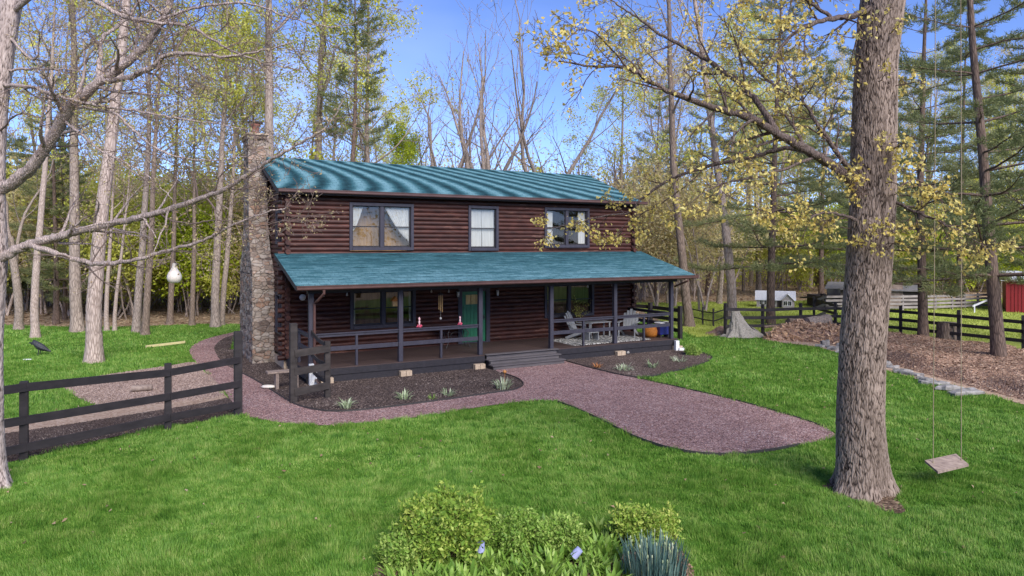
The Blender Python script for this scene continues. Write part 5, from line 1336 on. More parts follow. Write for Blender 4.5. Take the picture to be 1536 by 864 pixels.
def M_furrow(name, light, mid, dark):
    m, nt, out = newmat(name); at_ = nt.nodes.new('ShaderNodeAttribute'); at_.attribute_name = 'furrow'
    v = coords(nt, (1,1,.4)); n1 = noise(nt, v, 30, 5, .7); n2 = noise(nt, v, 2.2, 3)
    f = math_(nt, 'ADD', at_.outputs['Fac'], math_(nt, 'MULTIPLY_ADD', n1, .7, -.35))
    c = ramp(nt, f, [(.20, dark), (.48, mid), (.95, light)])
    c = mixc(nt, ramp(nt, n2, [(.4,(0,0,0)),(.7,(.5,.5,.5))]), c, tuple(x*.7 for x in mid))
    principled(nt, out, c, .93, .1, n1, .7, .015); return m
OY = 12.47
ox = lambda px: (px-768)/FPX*OY
oz = lambda py: CAMZ-(py-HOR)/FPX*OY
oy_px = [(1293,742,38),(1293,700,38.5),(1291,619,36),(1295,513,34),(1303,406,33.5),(1309,300,33),(1310,200,33),(1313,100,31.5),(1323,0,33.5)]
zs = [oz(p[1]) for p in oy_px]; cent = [(ox(p[0]), OY) for p in oy_px]; rds = [p[2]/FPX*OY*.92 for p in oy_px]
zs[0] = -.25
zs += [9.3]; cent += [(ox(1327), OY+.05)]; rds += [.37]
oak = thing('oak_tree', 'large oak with deeply furrowed bark standing on the lawn by the gravel path tip', 'tree', (0,0,0))
MAT['bark_oak'] = M_furrow('furrowed_bark', (.335,.262,.222), (.165,.124,.102), (.016,.011,.010))
tr, oak_f = bark_trunk(cent, rds, zs, 540, .013, 62, .24, .019, (.28,.15), 4)
oak_tubes, oak_tips = [], []
rgo = np.random.default_rng(99)
LIMB = dict(seg=(6,5,4,3), wob=(.12,.18,.22,.25), up=(.02,.0,-.02,-.02), tip=(.25,.3,.4,.5), rmin=.004, max=3, n=(5,5,4), start=(.15,.15,.15), ang=(.8,.75,.7), ratio=(.5,.55,.5), fall=(.3,.3,.3), rr=(.5,.55,.6))
def limb(tubes, tips, pts, r0, r1, rng, cfg, n=7, L=1.6, start=.1, lvl=0, k=8, sides=9, wig=.008):
    P = [np.array(p, float) for p in pts]; P = [np.array(p) for p in smooth(P, k, False)]
    P = [P[0]]+[p+rng.normal(0, wig, 3) for p in P[1:]]
    m = len(P)-1; rr = [r0*(1-i/m)+r1*i/m for i in range(m+1)]; tubes.append((P, rr, sides))
    c = dict(cfg); c['n'] = list(cfg['n']); c['n'][lvl] = n; c['start'] = list(cfg['start']); c['start'][lvl] = start
    c['ratio'] = list(cfg['ratio']); c['ratio'][lvl] = 1.0
    sprout(tubes, tips, rng, P, rr, lvl, L, c)
def PX(seq): return [D(x, y, Y) for x, y, Y in seq]
Lc = dict(LIMB)
A_ = lambda *a, **k: limb(oak_tubes, oak_tips, *a, rgo, Lc, **k)
A_(PX([(1290,292,12.4),(1262,258,12.2),(1215,228,11.9),(1165,200,11.6),(1120,175,11.4),(1050,155,11.2),(985,128,11.0),(940,102,10.9),(890,100,10.8),(838,92,10.8)]), .092, .010, n=15, L=1.0, start=.22)
A_(PX([(1165,200,11.6),(1125,140,11.9),(1075,100,12.2),(1030,72,12.5),(985,48,12.7),(950,22,12.9),(915,0,13)]), .055, .010, n=12, L=1.0, start=.1)
A_(PX([(940,102,10.9),(905,60,10.6),(870,45,10.4),(835,78,10.3)]), .016, .005, n=6, L=.55, start=.1)
A_(PX([(1240,244,12.1),(1185,222,12.6),(1120,238,13.0),(1060,250,13.3),(1005,270,13.5),(962,298,13.6),(945,318,13.7),(900,325,13.8),(850,338,13.9),(808,345,14.0)]), .045, .005, n=13, L=.62, start=.25)
A_(PX([(1060,250,13.3),(1000,300,13.4),(945,330,13.4),(920,360,13.4)]), .014, .005, n=7, L=.5, start=.3)
A_(PX([(1225,235,12.0),(1150,262,11.4),(1085,275,10.9),(1040,300,10.6)]), .03, .006, n=9, L=.7, start=.15)
A_(PX([(1310,10,12.4),(1285,22,12.0),(1240,30,11.6),(1195,48,11.2),(1160,85,10.9),(1140,110,10.8)]), .06, .008, n=12, L=.85, start=.12)
A_(PX([(1250,30,11.8),(1210,0,11.4),(1170,-30,11)]), .035, .01, n=8, L=.9, start=.1)
A_(PX([(1283,330,12.25),(1240,318,11.9),(1200,330,11.6),(1160,300,11.5)]), .03, .006, n=9, L=.65, start=.1)
A_(PX([(1280,262,12.3),(1235,200,12.1),(1205,150,12.3),(1190,110,12.6)]), .05, .008, n=12, L=.85, start=.12)
A_(PX([(1200,150,12.3),(1150,120,12.6),(1100,60,12.9),(1085,20,13)]), .03, .006, n=10, L=.85, start=.1)
# epicormic sprays round the trunk
for py, k_, L in ((135,5,.45),(225,5,.4),(268,5,.5),(290,4,.45),(345,7,.6),(370,5,.5),(60,3,.5)):
    for j in range(k_):
        a = -1.57+rgo.normal(0,.85); r_ = .39; p = np.array([ox(1308)+r_*math.cos(a), OY+r_*math.sin(a), oz(py)+rgo.normal(0,.06)])
        grow(oak_tubes, oak_tips, rgo, p, unit(np.array([math.cos(a)*1.0, math.sin(a)*.8, .15])), L*rgo.uniform(.6,1.2), .009, 1, dict(LIMB, n=(4,3,3)))
A_(PX([(1338,300,12.3),(1375,318,11.9),(1415,335,11.7),(1450,352,11.6),(1478,372,11.6)]), .03, .005, n=11, L=.62, start=.15)
A_(PX([(1336,290,12.4),(1370,270,12.6),(1400,285,12.8),(1420,320,12.9)]), .018, .005, n=6, L=.5, start=.2)
oak_tubes.append(([(ox(1326.5),OY+.04,9.2),(ox(1336),OY+.2,10.5),(ox(1344),OY+.4,12.5),(ox(1350),OY+.6,15.5)], [.375,.33,.25,.10], 12))
# crown above the frame; the limb that carries the swing
sw0, sw1 = D(1402,694,12.70), D(1441,689,12.95)
A_([(ox(1325),OY,8.9),(6.9,12.6,9.6),(7.7,12.85,9.95),(8.7,13.1,10.2),(10.2,13.4,10.9)], .11, .02, n=9, L=1.4, start=.45)
for k_ in range(9):
    z_ = 9.5+k_*.65; a = k_*2.4+.4; L = 4.6-k_*.3
    A_([(ox(1336),OY+.25,z_),(ox(1336)+.35*L*math.cos(a),OY+.35*L*math.sin(a),z_+.8),(ox(1336)+L*math.cos(a),OY+L*math.sin(a),z_+1.7)], .09, .015, n=9, L=1.5, start=.25)
def limb_tubes(b, tubes, seed, thin=.022, m_limb=1, m_twig=2):
    rg_ = np.random.default_rng(seed)
    for pts, rr, n in tubes:
        b.mi = m_limb if max(rr) > thin else m_twig
        c0 = len(b.ch); b.tube(pts, rr, 12 if max(rr) > .04 else n, False)
        if max(rr) > .015:
            V = b.ch[-1][0]; nn = len(V)//len(pts); R = np.repeat(np.array(rr), nn); V += rg_.normal(0, 1, V.shape)*(R*.085)[:,None]
    b.mi = 0
MAT['bark_limb'] = M_bark('limb_bark', (.19,.145,.13), (.045,.032,.028), 1.6)
MAT['bark_twig'] = M_simple('twig_bark', (.14,.095,.08), (.07,.048,.042), 12, .9, .1)
limb_tubes(tr, oak_tubes, 5)
o = tr.build('trunk', [MAT['bark_oak'], MAT['bark_limb'], MAT['bark_twig']], oak)
paint_furrow(o, oak_f)
# branch collar under the low limb
c = MB(); leaves_mesh(c, oak_tips, rgo, 2.5, .042, .072, .35, .7, .30); c.build('crown', MAT['leaf_oak'], oak)

# swing hung from that limb
root = thing('rope_swing', 'weathered plank swing hanging on two long thin ropes right of the oak', 'swing', tuple(np.array(D(1420,697,12.8))), 0)
o_ = np.array(root.location); sc_ = np.array
q = [np.array(D(1387,692,12.70)), np.array(D(1434,682,13.10)), np.array(D(1453,698,12.82)), np.array(D(1407,709,12.42))]
zc = o_[2]; q = [p-o_ for p in q]
b = MB(); V = [p+np.array([0,0,.02]) for p in q]+[p-np.array([0,0,.02]) for p in q]; b.add(V, [[[3,2,1,0],[4,5,6,7]],[[0,1,5,4],[1,2,6,5],[2,3,7,6],[3,0,4,7]]]); b.build('seat', MAT['oldwood'], root)
for (a_, top) in ((q[0]*.55+q[3]*.28+q[1]*.1, (7.7,12.85,9.95)), (q[2]*.52+q[1]*.34, (8.25,13.0,10.08))):
    t_ = np.array(top)-o_; b = MB(); b.tube([a_-np.array([0,0,.05]), a_*.9+t_*.1, a_*.5+t_*.5+np.array([.01,0,0]), t_], [.008]*4, 6); b.lathe([(0,-.05),(.022,-.03),(.022,.0),(0,.01)], tuple(a_+np.array([0,0,.035])), 8); b.build('rope', MAT['ropemat'], root)

# ------------------------------------------------------------------ the near left tree
LY = 12.6
lt = thing('foreground_tree', 'pale spreading tree at the left edge with long bare twiggy limbs', 'tree', (0,0,0))
lp = [(-12,742,22),(-12,640,16),(-12,520,15),(-9,430,17),(-6,385,18),(-6,330,15),(-8,280,15),(-6,215,15),(-3,150,16),(5,80,17),(12,30,17),(18,0,17)]
lx = lambda px: (px-768)/FPX*LY
lz = lambda py: CAMZ-(py-HOR)/FPX*LY
zs = [lz(p[1]) for p in lp]; zs[0] = -.2; cent = [(lx(p[0]), LY) for p in lp]; rds = [p[2]/FPX*LY*.88 for p in lp]
zs += [10.5, 13]; cent += [(lx(30), LY+.3), (lx(36), LY+.5)]; rds += [.13,.05]
trl, lt_f = bark_trunk(cent, rds, zs, 150, .03, 16, .16, .012, (.22,.10), 9)
lt_t, lt_tips = [], []; rgl = np.random.default_rng(123)
LL = dict(LIMB, wob=(.14,.2,.24,.26), up=(.02,.02,.01,.0), n=(5,4,4), rr=(.45,.5,.6), rmin=.0035)
B_ = lambda *a, **k: limb(lt_t, lt_tips, *a, rgl, LL, **k)
B_(PX([(-4,286,12.6),(22,272,12.5),(48,250,12.3),(75,212,12.1),(102,165,11.9),(135,135,11.7),(170,108,11.6),(205,82,11.5),(232,48,11.4),(252,10,11.3),(268,-30,11.2)]), .112, .045, n=16, L=1.25, start=.2, sides=10)
B_(PX([(150,122,11.7),(185,118,11.4),(225,103,11.1),(252,82,10.9),(300,82,10.7),(350,84,10.5),(400,74,10.3),(440,62,10.2)]), .05, .006, n=14, L=1.0, start=.15)
B_(PX([(148,125,11.7),(150,85,11.9),(152,60,12),(175,40,12.2),(200,15,12.4),(215,-20,12.5)]), .045, .015, n=9, L=.9, start=.2)
B_(PX([(-2,127,12.6),(40,130,12.2),(75,140,11.9),(130,155,11.5),(200,166,11.1),(262,177,10.8),(330,187,10.6),(390,198,10.5)]), .036, .005, n=18, L=.95, start=.1)
B_(PX([(5,105,12.6),(70,103,12.3),(120,106,12.0),(165,112,11.8)]), .026, .006, n=9, L=.8, start=.1)
B_(PX([(15,20,12.6),(80,-25,12),(140,0,11.6),(180,22,11.4),(230,34,11.2),(285,40,11.0),(340,72,10.8),(400,96,10.7),(455,105,10.6)]), .05, .006, n=17, L=1.0, start=.2)
B_(PX([(230,34,11.2),(300,10,11),(370,5,10.8),(430,25,10.6),(500,40,10.5),(560,25,10.4)]), .022, .005, n=13, L=.85, start=.1)
B_(PX([(285,40,11.0),(262,90,10.8),(290,140,10.6),(340,150,10.4)]), .016, .004, n=8, L=.7, start=.1)
B_(PX([(-4,392,12.6),(18,378,12.5),(50,365,12.4),(90,354,12.2),(135,343,12.0),(180,333,11.8),(235,320,11.5),(290,302,11.2),(340,282,10.9),(390,250,10.6),(440,220,10.3),(490,190,10.1),(515,150,10.0)]), .088, .006, n=22, L=.85, start=.2, sides=10)
B_(PX([(42,367,12.4),(75,377,12.2),(110,388,12.0),(150,396,11.8),(200,390,11.5),(250,376,11.3),(300,362,11.0),(345,340,10.8),(400,318,10.6),(430,312,10.5)]), .052, .006, n=18, L=.75, start=.2)
B_(PX([(95,180,12.0),(120,200,11.6),(150,225,11.3),(190,245,11.0),(230,270,10.8),(260,300,10.6)]), .024, .004, n=12, L=.75, start=.1)
B_(PX([(110,160,11.9),(170,170,11.3),(200,195,11.0),(240,225,10.8),(300,240,10.6),(360,235,10.4),(420,215,10.3)]), .024, .004, n=14, L=.8, start=.1)
B_(PX([(235,320,11.5),(280,335,11.2),(330,330,11.0),(380,340,10.8),(430,330,10.6),(450,322,10.5)]), .014, .004, n=12, L=.6, start=.1)
B_(PX([(10,50,12.6),(50,90,12.2),(60,60,12.0),(70,20,11.8)]), .026, .006, n=7, L=.7, start=.1)
B_(PX([(-4,200,12.6),(30,170,12.0),(60,175,11.6),(90,150,11.4)]), .02, .005, n=7, L=.7, start=.1)
for k_ in range(7):
    z_ = 9.2+k_*.5; a = k_*2.4; L = 4-k_*.3
    B_([(lx(26),LY+.2,z_),(lx(26)+.4*L*math.cos(a),LY+.4*L*math.sin(a),z_+1),(lx(26)+L*math.cos(a),LY+L*math.sin(a),z_+2)], .06, .012, n=8, L=1.4, start=.25)
MAT['limb_left'] = M_bark('pale_limb_bark', (.56,.455,.42), (.19,.145,.13), 1.5)
MAT['twig_left'] = M_simple('grey_twig', (.24,.18,.16), (.11,.08,.07), 9, .9, .1)
limb_tubes(trl, lt_t, 6, .02)
MAT['bark_left'] = M_furrow('pale_plated_bark', (.56,.465,.43), (.37,.295,.27), (.05,.038,.034))
o = trl.build('trunk', [MAT['bark_left'], MAT['limb_left'], MAT['twig_left']], lt)
paint_furrow(o, lt_f)
MAT['leaf_bud'] = M_leaf('small_buds', [(.1,(.30,.19,.12)),(.5,(.46,.37,.20)),(.9,(.58,.54,.28))], .35, noise_scale=1.5)
c = MB(); leaves_mesh(c, lt_tips, rgl, .55, .05, .042, .1, .6, .8); c.build('crown', MAT['leaf_bud'], lt)
# gourd house
x, y, z = D(261.5, 413, 11.5); root = thing('gourd_birdhouse', 'pale gourd birdhouse hanging from a low limb of the left tree', 'birdhouse', (x, y, z))
b = MB(); b.lathe([(0,-.13),(.05,-.125),(.09,-.10),(.112,-.055),(.112,-.01),(.09,.045),(.058,.09),(.04,.125),(.034,.17),(.028,.195),(0,.20)], (0,0,0), 18); b.build('body', MAT['gourd'], root)
b = MB(); b.tube([(0,0,.19),(.005,0,.30),(0,0,.40)], [.005]*3, 5); b.build('hanger', MAT['iron'], root)

# ------------------------------------------------------------------ shrubs and flowers of the near bed
def shrub(name, label, px, py, W, H, leaf, seed, size=.055, n=26, per=5, cat='shrub'):
    rng = np.random.default_rng(seed); x, y = G(px, py); root = thing(name, label, cat, (x, y, 0)); tubes, tips = [], []
    cfg = dict(seg=(6,4,3,2), wob=(.13,.2,.2,.2), up=(.03,.05,.03,0), tip=(.4,.4,.5,.5), rmin=.0025, max=2, n=(7,4), start=(.25,.2), ang=(.6,.7), ratio=(.42,.5), fall=(.4,.3), rr=(.6,.6))
    for k in range(n):
        a = rng.uniform(0,6.28); q = math.sqrt(rng.random()); d = np.array([q*math.cos(a)*W/2/H*1.0, q*math.sin(a)*W/2/H*1.0, 1.0]); L = H*rng.uniform(.65,1.0)*(1-.25*q)
        grow(tubes, tips, rng, np.array([q*math.cos(a)*W*.12, q*math.sin(a)*W*.12, 0]), unit(d), L*np.linalg.norm(d)*.8, .009, 0, cfg)
    tubes_mesh(tubes).build('stem', MAT['stem'], root)
    c = MB(); leaves_mesh(c, tips, rng, per*1.7, .045, size*1.15, -.05, .62); c.build('foliage', leaf, root); return root
shrub('leafy_shrub', 'tall lime-topped leafy shrub at the back left of the near flower bed', 668, 838, 1.6, 1.0, MAT['leaf_shrub2'], 1, .06, 44, 3.4)
shrub('leafy_shrub', 'lower dark leafy shrub at the left end of the near flower bed', 608, 846, .95, .52, MAT['leaf_shrub'], 2, .05, 20, 3.2)
shrub('leafy_shrub', 'rounded mid-green shrub in the back middle of the near flower bed', 765, 828, 1.05, .62, MAT['leaf_shrub'], 3, .05, 24, 3.4)
shrub('leafy_shrub', 'low spreading shrub in the back right middle of the near flower bed', 838, 822, .8, .44, MAT['leaf_shrub'], 4, .05, 20, 3.2)
shrub('leafy_shrub', 'lime leafy shrub behind the blue-green clump at the right of the near bed', 962, 818, 1.05, .66, MAT['leaf_shrub2'], 5, .05, 28, 3.4)
# broad leaved clumps
def clump(name, nb, L, W, lean, leaf, seed, R=.16, segs=4):
    rng = np.random.default_rng(seed); b = MB()
    for k in range(nb):
        a = rng.uniform(0,6.28); q = rng.random()**.5*R; p = np.array([q*math.cos(a), q*math.sin(a), 0.]); a2 = a+rng.normal(0,.5); tl = lean*rng.uniform(.3,1.3); l = L*rng.uniform(.6,1.15); w_ = W*rng.uniform(.7,1.2)
        out = np.array([math.cos(a2), math.sin(a2), 0]); sd_ = np.array([-math.sin(a2), math.cos(a2), 0]); V = []; th = tl*.35
        for i in range(segs+1):
            t = i/segs; ww = w_*math.sin(math.pi*min(1, .12+.88*t)**.9)*.5+.001
            if i == segs: ww = .001
            V += [p+sd_*ww+np.array([0,0,ww*.35]), p, p-sd_*ww+np.array([0,0,ww*.35])]; p = p+(out*math.sin(th)+np.array([0,0,math.cos(th)]))*l/segs; th += tl*1.1/segs
        F = []
        for i in range(segs):
            o3 = i*3; F += [[o3,o3+1,o3+4,o3+3],[o3+1,o3+2,o3+5,o3+4]]
        b.add(V, [F], True)
    return b
hosta_b = [clump('c', 36, .25, .052, .95, None, s, .16).build('foliage', MAT['leaf_hosta']) for s in (1,2,3)]
spots_h = []
rgh = np.random.default_rng(8)
i = 0; tries = 0
bedP = [G(*p) for p in [(585,835),(700,822),(760,800),(850,788),(915,800),(930,850),(915,905),(600,905)]]
while i < 110 and tries < 9000:
    tries += 1; x = rgh.uniform(-2.1, 1.7); y = rgh.uniform(8.6, 10.9)
    if not inpoly(np.array([x]), np.array([y]), bedP)[0]: continue
    if any((x-a)**2+(y-b_)**2 < .125**2 for a, b_ in spots_h): continue
    spots_h.append((x, y)); root = thing('broad_leaved_plant', 'broad-leaved bright green plant in the front of the near flower bed', 'plant', (x, y, 0), rgh.uniform(0,6.28), 'broad-leaved plants filling the near flower bed')
    k = i % 3
    o = hosta_b[k] if i < 3 else hosta_b[k].copy()
    if i >= 3: COL.objects.link(o)
    o.parent = root; s_ = rgh.uniform(.75,1.2); root.scale = (s_,s_,s_*rgh.uniform(.85,1.1)); i += 1
x, y = G(982, 868); root = thing('blue_green_clump', 'blue-green spiky clump at the right end of the near flower bed', 'plant', (x, y, 0))
clump('b', 420, .46, .017, .42, None, 5, .40, 4).build('foliage', MAT['leaf_blue'], root)
b = MB(); rg_ = np.random.default_rng(3)
for k in range(26): a = rg_.uniform(0,6.28); q = .42*rg_.random()**.5; p = np.array([q*math.cos(a), q*math.sin(a), rg_.uniform(.36,.50)]); b.tube([(p[0]*.8,p[1]*.8,0), tuple(p*np.array([.95,.95,.7])), tuple(p)], [.004]*3, 4); b.lathe([(0,-.01),(.011,.01),(.008,.035),(0,.045)], tuple(p), 6)
b.build('seed_head', MAT['leaf_silver'], root)
# small plants in the mulch
def bed_plant(label, px, py, nb, L, W, lean, leaf, seed, R=.12, name='bed_plant'):
    x, y = G(px, py); root = thing(name, label, 'plant', (x, y, .012)); clump('c', int(nb*1.5), L*.7, W*.5, lean*1.15, None, seed, R*1.15).build('foliage', leaf, root); return root
bed_plant('first silvery strap-leaved plant from the fence corner in the left mulch bed', 519, 613, 26, .46, .05, 1.1, MAT['leaf_silver'], 1)
bed_plant('silvery leafy plant below the second porch post in the left mulch bed', 607, 600, 30, .42, .05, 1.2, MAT['leaf_silver'], 2)
bed_plant('small green plant between two silvery ones in the left mulch bed', 648, 599, 14, .22, .03, 1.0, MAT['leaf_shrub'], 3)
bed_plant('small silvery plant near the middle of the left mulch bed edge', 673, 594, 20, .34, .045, 1.2, MAT['leaf_silver'], 4)
r_ = bed_plant('largest silvery plant with an orange tip at the tip of the left mulch bed', 754, 584, 40, .55, .05, 1.0, MAT['leaf_silver'], 5, .16)
b = MB(); b.lathe([(0,.45),(.05,.48),(.06,.53),(.0,.57)], (.06,.03,0), 8); b.tube([(.06,.03,0),(.06,.03,.46)], [.006]*2, 4); b.build('flower', MAT['leaf_rust'], r_)
bed_plant('small rust-orange plant at the left edge of the right mulch bed', 896, 552, 22, .30, .045, 1.2, MAT['leaf_rust'], 6)
bed_plant('spreading silvery plant left of the white star-shaped one in the right mulch bed', 936, 556, 36, .42, .04, 1.4, MAT['leaf_silver'], 7, .2)
bed_plant('pale star-shaped plant in the middle of the right mulch bed', 979, 552, 26, .42, .05, 1.25, MAT['leaf_silver'], 8)
bed_plant('loose silvery plant nearest the porch corner in the right mulch bed', 1018, 543, 30, .44, .035, 1.35, MAT['leaf_silver'], 9, .2)
sb = shrub('small_shrub', 'small round green shrub at the right end of the right mulch bed', 1038, 533, .55, .48, MAT['leaf_shrub'], 12, .05, 16, 3.5)
# yellow flowering pot plant behind the chair
root = thing('potted_plant', 'yellow-leaved potted plant behind the left garden chair', 'plant', HW(S(871,2.5), 2.5, DECK), HROT)
b = MB(); b.lathe([(0,0),(.12,0),(.17,.3),(.19,.3),(.19,.34),(.15,.34),(.14,.28),(0,.28)], (0,0,0), 14); b.build('pot', MAT['copper'], root)
rng = np.random.default_rng(6); tubes, tips = [], []
for k in range(14): grow(tubes, tips, rng, np.array([0,0,.28]), unit(np.array([rng.normal(0,.28),rng.normal(0,.28),1])), rng.uniform(.9,1.35), .008, 0, dict(seg=(5,3,2), wob=(.1,.2,.2), up=(.02,0,0), tip=(.4,.4,.4), rmin=.003, max=1, n=(9,), start=(.45,), ang=(.7,), ratio=(.2,), fall=(.3,), rr=(.6,)))
tubes_mesh(tubes).build('stem', MAT['stem'], root); c = MB(); leaves_mesh(c, tips, rng, .9, .02, .06); c.build('foliage', MAT['leaf_spring'], root)

# ------------------------------------------------------------------ grass, gravel, litter
def blades(name, n, xr, yr, hgt, wid, mat, seed, poly=None, avoid=(), ycdf=None, cond=None):
    rng = np.random.default_rng(seed); x = rng.uniform(*xr, n); y = yr[0]+(yr[1]-yr[0])*(rng.random(n) if ycdf is None else ycdf(rng.random(n)))
    m = np.abs(x) < .80*y+1.5
    x, y = x[m], y[m]
    if poly is not None: m = inpoly(x, y, poly); x, y = x[m], y[m]
    jx, jy = x+rng.normal(0,.06,len(x)), y+rng.normal(0,.06,len(x))
    for a in avoid: m = ~inpoly(jx, jy, a); x, y, jx, jy = x[m], y[m], jx[m], jy[m]
    if cond is not None: m = cond(x, y); x, y = x[m], y[m]
    k = len(x); tuft = fbm(x*2.9, y*2.9, 3); t2 = vnoise(x*7, y*7, 9)
    sc = np.clip(-.25+2.3*tuft+.6*(t2-.5), .25, 2.2)
    kk = np.where((tuft < .36), rng.random(k) < .75, True); x, y, sc = x[kk], y[kk], sc[kk]; k = len(x)
    h = hgt*sc*rng.uniform(.6,1.3,k); a = rng.uniform(0,6.28,k); wa = 6.28*vnoise(x*.9, y*.9, 21)
    ln = rng.uniform(.15,.75,k)*h; lx_, ly_ = np.cos(a)*ln*.6+np.cos(wa)*ln*.6, np.sin(a)*ln*.6+np.sin(wa)*ln*.6
    b_ = rng.uniform(0,6.28,k); wv = wid*rng.uniform(.7,1.3,k); wx, wy = np.cos(b_)*wv/2, np.sin(b_)*wv/2; z = np.full(k, -.006)
    V = np.stack([np.stack([x-wx, y-wy, z], -1), np.stack([x+wx, y+wy, z], -1), np.stack([x+lx_, y+ly_, h], -1)], 1).reshape(-1,3)
    b = MB(); b.add(V, [np.arange(k)[:,None]*3+np.array([[0,1,2]])]); o = b.build(name, mat); return o
m, nt, out = newmat('grass_blades'); g_ = nt.nodes.new('ShaderNodeNewGeometry'); v = coords(nt, (1,1,.0), True)
f = math_(nt, 'ADD', math_(nt, 'MULTIPLY_ADD', g_.outputs['Random Per Island'], .36, -.02), math_(nt, 'ADD', math_(nt, 'MULTIPLY', noise(nt, v, .45, 2), .15), math_(nt, 'MULTIPLY', noise(nt, v, 3.0, 4, .6), .98)))
c = ramp(nt, f, [(.38,(.032,.100,.014)),(.56,(.096,.230,.030)),(.78,(.188,.345,.055)),(1.0,(.38,.47,.14))])
p = principled(nt, out, c, .5, .25); t = nt.nodes.new('ShaderNodeBsdfTranslucent'); nt.links.new(c, t.inputs[0]); mx = nt.nodes.new('ShaderNodeMixShader'); mx.inputs[0].default_value = .3
nt.links.new(p.outputs[0], mx.inputs[1]); nt.links.new(t.outputs[0], mx.inputs[2]); nt.links.new(mx.outputs[0], out.inputs[0]); MAT['grass'] = m
MAT['grass_y'] = M_leaf('pasture_blades', [(.1,(.22,.29,.05)),(.5,(.38,.44,.085)),(.9,(.52,.55,.16))], .3, noise_scale=.4)
AV = [path_poly, mulch_l, mulch_r, gravel_l, sand_l, strip_l, mound_poly_s, bed_poly, [HW(s,t)[:2] for s,t in ((-.3,-.3),(15,-.3),(15,10),(-1.1,10),(-1.1,4.6),(-.3,4.6))]]
def oakfree(x, y):
    return ~inpoly(x+.05*np.sin(x*40+y*31), y+.05*np.sin(y*37-x*23), oak_soil)
for (n, y0, y1, h, wd, sd_) in ((620000,8.0,13.5,.075,.011,1),(420000,13.5,19,.075,.016,2),(300000,19,28,.075,.024,3),(200000,28,41,.075,.036,4)):
    xr = (-.80*y1-1, .80*y1+1); o = blades('grass', n, xr, (y0, y1), h, wd, MAT['grass'], sd_, lawn_poly, AV, None, oakfree); tag(o, 'mown green grass of the lawn', 'grass', 'lawn grass', 'stuff')
o = blades('grass', 160000, (4, 60), (32, 58), .09, .05, MAT['grass_y'], 8, past_poly, [mound_poly_s]); tag(o, 'yellow-green pasture grass beyond the black fence', 'grass', None, 'stuff')
# loose stones, bark pieces and leaves lying on the sheets
def pieces(name, n, polys, size, z, mat, seed, label, cat, flat=.6, avoid=()):
    rng = np.random.default_rng(seed); b = MB(); VV = []
    for poly in polys:
        P = np.array(poly); lo, hi = P.min(0), P.max(0); x = rng.uniform(lo[0], hi[0], n); y = rng.uniform(lo[1], hi[1], n); m_ = inpoly(x, y, poly)
        for a in avoid: m_ &= ~inpoly(x, y, a)
        x, y = x[m_], y[m_]; k = len(x); s = size*rng.uniform(.45,1.3,k)
        a = rng.uniform(0,6.28,k); pts = []
        for j, zz in ((0,0),(1,0),(2,0),(3,1)):
            aa = a+j*2.094+rng.normal(0,.3,k)
            if j < 3: pts.append(np.stack([x+np.cos(aa)*s, y+np.sin(aa)*s, np.full(k, z)-.004], -1))
            else: pts.append(np.stack([x+rng.normal(0,.25,k)*s, y+rng.normal(0,.25,k)*s, z+s*flat*rng.uniform(.5,1.5,k)], -1))
        VV.append(np.stack(pts, 1))
    V = np.concatenate(VV).reshape(-1,3); q = np.arange(len(V)//4)[:,None]*4
    b.add(V, [np.concatenate([q+np.array([[0,1,3]]), q+np.array([[1,2,3]]), q+np.array([[2,0,3]])])]); o = b.build(name, mat); return tag(o, label, cat, None, 'stuff')
MAT['pebble'] = M_leaf('plum_pebbles', [(.1,(.095,.05,.048)),(.4,(.24,.145,.138)),(.7,(.36,.235,.225)),(.96,(.60,.48,.46))], 0, .85)
MAT['barkbit'] = M_leaf('mulch_pieces', [(.1,(.022,.014,.013)),(.5,(.07,.05,.045)),(.78,(.13,.095,.085)),(.95,(.42,.35,.31))], 0, .9)
MAT['greybit'] = M_leaf('grey_pebbles', [(.1,(.12,.08,.066)),(.5,(.28,.20,.17)),(.95,(.48,.38,.335))], 0, .9)
MAT['earthbit'] = M_leaf('earth_clods', [(.1,(.10,.057,.04)),(.5,(.29,.18,.125)),(.95,(.58,.44,.34))], 0, .9)
MAT['dryleaf'] = M_leaf('dry_leaves', [(.1,(.14,.085,.05)),(.5,(.34,.23,.15)),(.95,(.50,.40,.28))], .1, .8)
pieces('gravel', 260000, [path_poly], .02, .008, MAT['pebble'], 1, 'plum coloured crushed stone of the walk', 'gravel')
pieces('bark_mulch', 120000, [mulch_l, mulch_r, strip_l], .026, .012, MAT['barkbit'], 2, 'dark bark mulch pieces of the beds', 'mulch', .5, [path_poly])
pieces('gravel', 40000, [gravel_l], .03, .0, MAT['greybit'], 3, 'grey loose gravel of the yard behind the left fence', 'gravel')
pieces('soil_clods', 9000, [bed_poly], .025, .002, MAT['earthbit'], 4, 'brown soil and dry bits of the near flower bed', 'soil')
me_ = bpy.data.objects['earth_mound'].data; vs = np.empty(len(me_.vertices)*3, np.float32); me_.vertices.foreach_get('co', vs); vs = vs.reshape(-1,3); vs = vs[vs[:,2] > .01]
rng = np.random.default_rng(12); ii = rng.integers(0, len(vs), 26000); P = vs[ii]+np.stack([rng.normal(0,.05,26000), rng.normal(0,.05,26000), np.zeros(26000)], -1)
b = MB(); s = .04*rng.uniform(.3,1.5,26000); V = np.stack([P+np.stack([np.cos(rng.uniform(0,6.28,26000))*s, np.sin(rng.uniform(0,6.28,26000))*s, rng.uniform(-.3,.9,26000)*s], -1) for _ in range(3)], 1).reshape(-1,3)
b.add(V, [np.arange(26000)[:,None]*3+np.array([[0,1,2]])]); o = b.build('wood_chips', MAT['earthbit']); tag(o, 'wood chips and clods scattered over the turned earth', 'wood chips', None, 'stuff')
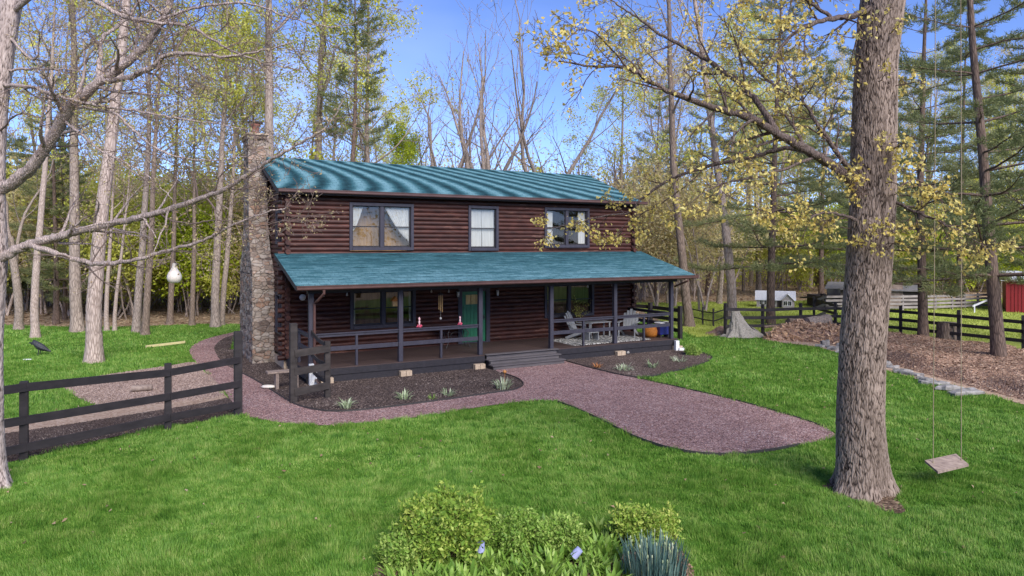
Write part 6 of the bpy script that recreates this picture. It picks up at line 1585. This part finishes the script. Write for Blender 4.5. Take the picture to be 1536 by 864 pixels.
# fallen leaves on the forest floor
n = 60000; x = rng.uniform(-60, 60, n); y = rng.uniform(36.5, 85, n); m_ = ~inpoly(x, y, lawn_poly) & ~inpoly(x, y, past_poly); x, y = x[m_], y[m_]; k = len(x); s = .13*rng.uniform(.5,1.4,k)
V = np.stack([np.stack([x+np.cos(a)*s, y+np.sin(a)*s, np.abs(rng.normal(.01,.05,k))], -1) for a in [rng.uniform(0,6.28,k) for _ in range(3)]], 1).reshape(-1,3)
b = MB(); b.add(V, [np.arange(k)[:,None]*3+np.array([[0,1,2]])]); o = b.build('fallen_leaves', MAT['dryleaf']); tag(o, 'dry fallen leaves on the floor of the woods', 'leaves', None, 'stuff')

n = 700; x = rng.uniform(-13, 13, n); y = rng.uniform(9, 30, n); m_ = inpoly(x, y, lawn_poly)
for a in AV: m_ &= ~inpoly(x, y, a)
x, y = x[m_], y[m_]; k = len(x); s = .035*rng.uniform(.5,1.3,k); a0_ = rng.uniform(0,6.28,k)
V = np.stack([np.stack([x+np.cos(a0_+q_)*s*f_, y+np.sin(a0_+q_)*s*f_, rng.uniform(.03,.08,k)], -1) for q_, f_ in ((0,1.2),(1.5,.6),(3.1,1.0),(4.6,.6))], 1).reshape(-1,3)
b = MB(); b.add(V, [np.arange(k)[:,None]*4+np.array([[0,1,2,3]])]); o = b.build('fallen_leaves', MAT['dryleaf']); tag(o, 'few dry leaves lying in the lawn grass', 'leaves', None, 'stuff')


# things wholly hidden from the clearing's open side are left out
HIDDEN = [(13.72,32.1),(13.39,27.82),(13.35,27.12),(13.24,26.33),(13.3,25.89),(-10.08,19.61),(-1.21,9.46),(-14.92,46.02),(-18.07,56.4),(-9.09,72.45),(8.11,74.47),(-34.27,60.47),(-20.88,57.24),(-34.19,58.97),(-45.28,59.62),(-39.27,59.16),(-38.8,50.93),(-42.13,58.7),(-37.99,58.52),(-18.45,53.68),(-37.53,61.8),(-38.97,60.74),(-41.02,54.14),(-43.58,57.59),(-39.9,55.39),(-20.07,55.94),(-15.96,49.65),(-18.54,58.07),(-21.82,60.05),(-20.44,58.71),(-28.52,60.41),(-41.97,55.11),(-24.34,60.45),(-2.74,52.42),(-1.93,59.44),(5.56,65.98),(-2.56,62.3),(-14.54,50.86),(-12.94,57.17),(5.51,57.25),(-12.39,55.0),(-18.76,61.15),(5.8,61.85),(0.69,64.29),(-15.36,54.07),(4.0,54.96),(-12.54,64.6),(-14.09,64.85),(7.33,59.02),(-5.12,51.18),(-0.19,60.02),(15.26,68.46),(34.21,70.79),(39.69,77.67),(38.9,73.36),(-0.35,10.25),(-0.19,10.32),(-1.12,8.75),(-1.45,9.7),(-1.12,9.63),(-1.33,9.62),(-0.42,10.1),(0.22,10.2),(0.36,10.22),(-0.84,9.78),(0.74,10.29),(-0.54,8.63),(0.02,9.97),(0.92,10.54),(-0.13,10.01),(0.55,10.02),(-0.82,9.92),(0.6,10.31),(0.16,10.41),(0.02,10.42),(0.89,10.87),(0.05,10.2),(-0.59,10.12),(0.98,8.79),(0.69,10.13),(-1.19,9.81),(0.49,8.71),(0.66,8.61),(-1.3,9.42),(-0.2,10.47),(-1.06,9.74)]
HID = set(HIDDEN)
for o in [q for q in COL.objects if q.parent is None and q.get('label') and (round(q.location.x,2), round(q.location.y,2)) in HID and q.get('kind') is None]:
    for c in list(o.children_recursive): bpy.data.objects.remove(c)
    bpy.data.objects.remove(o)
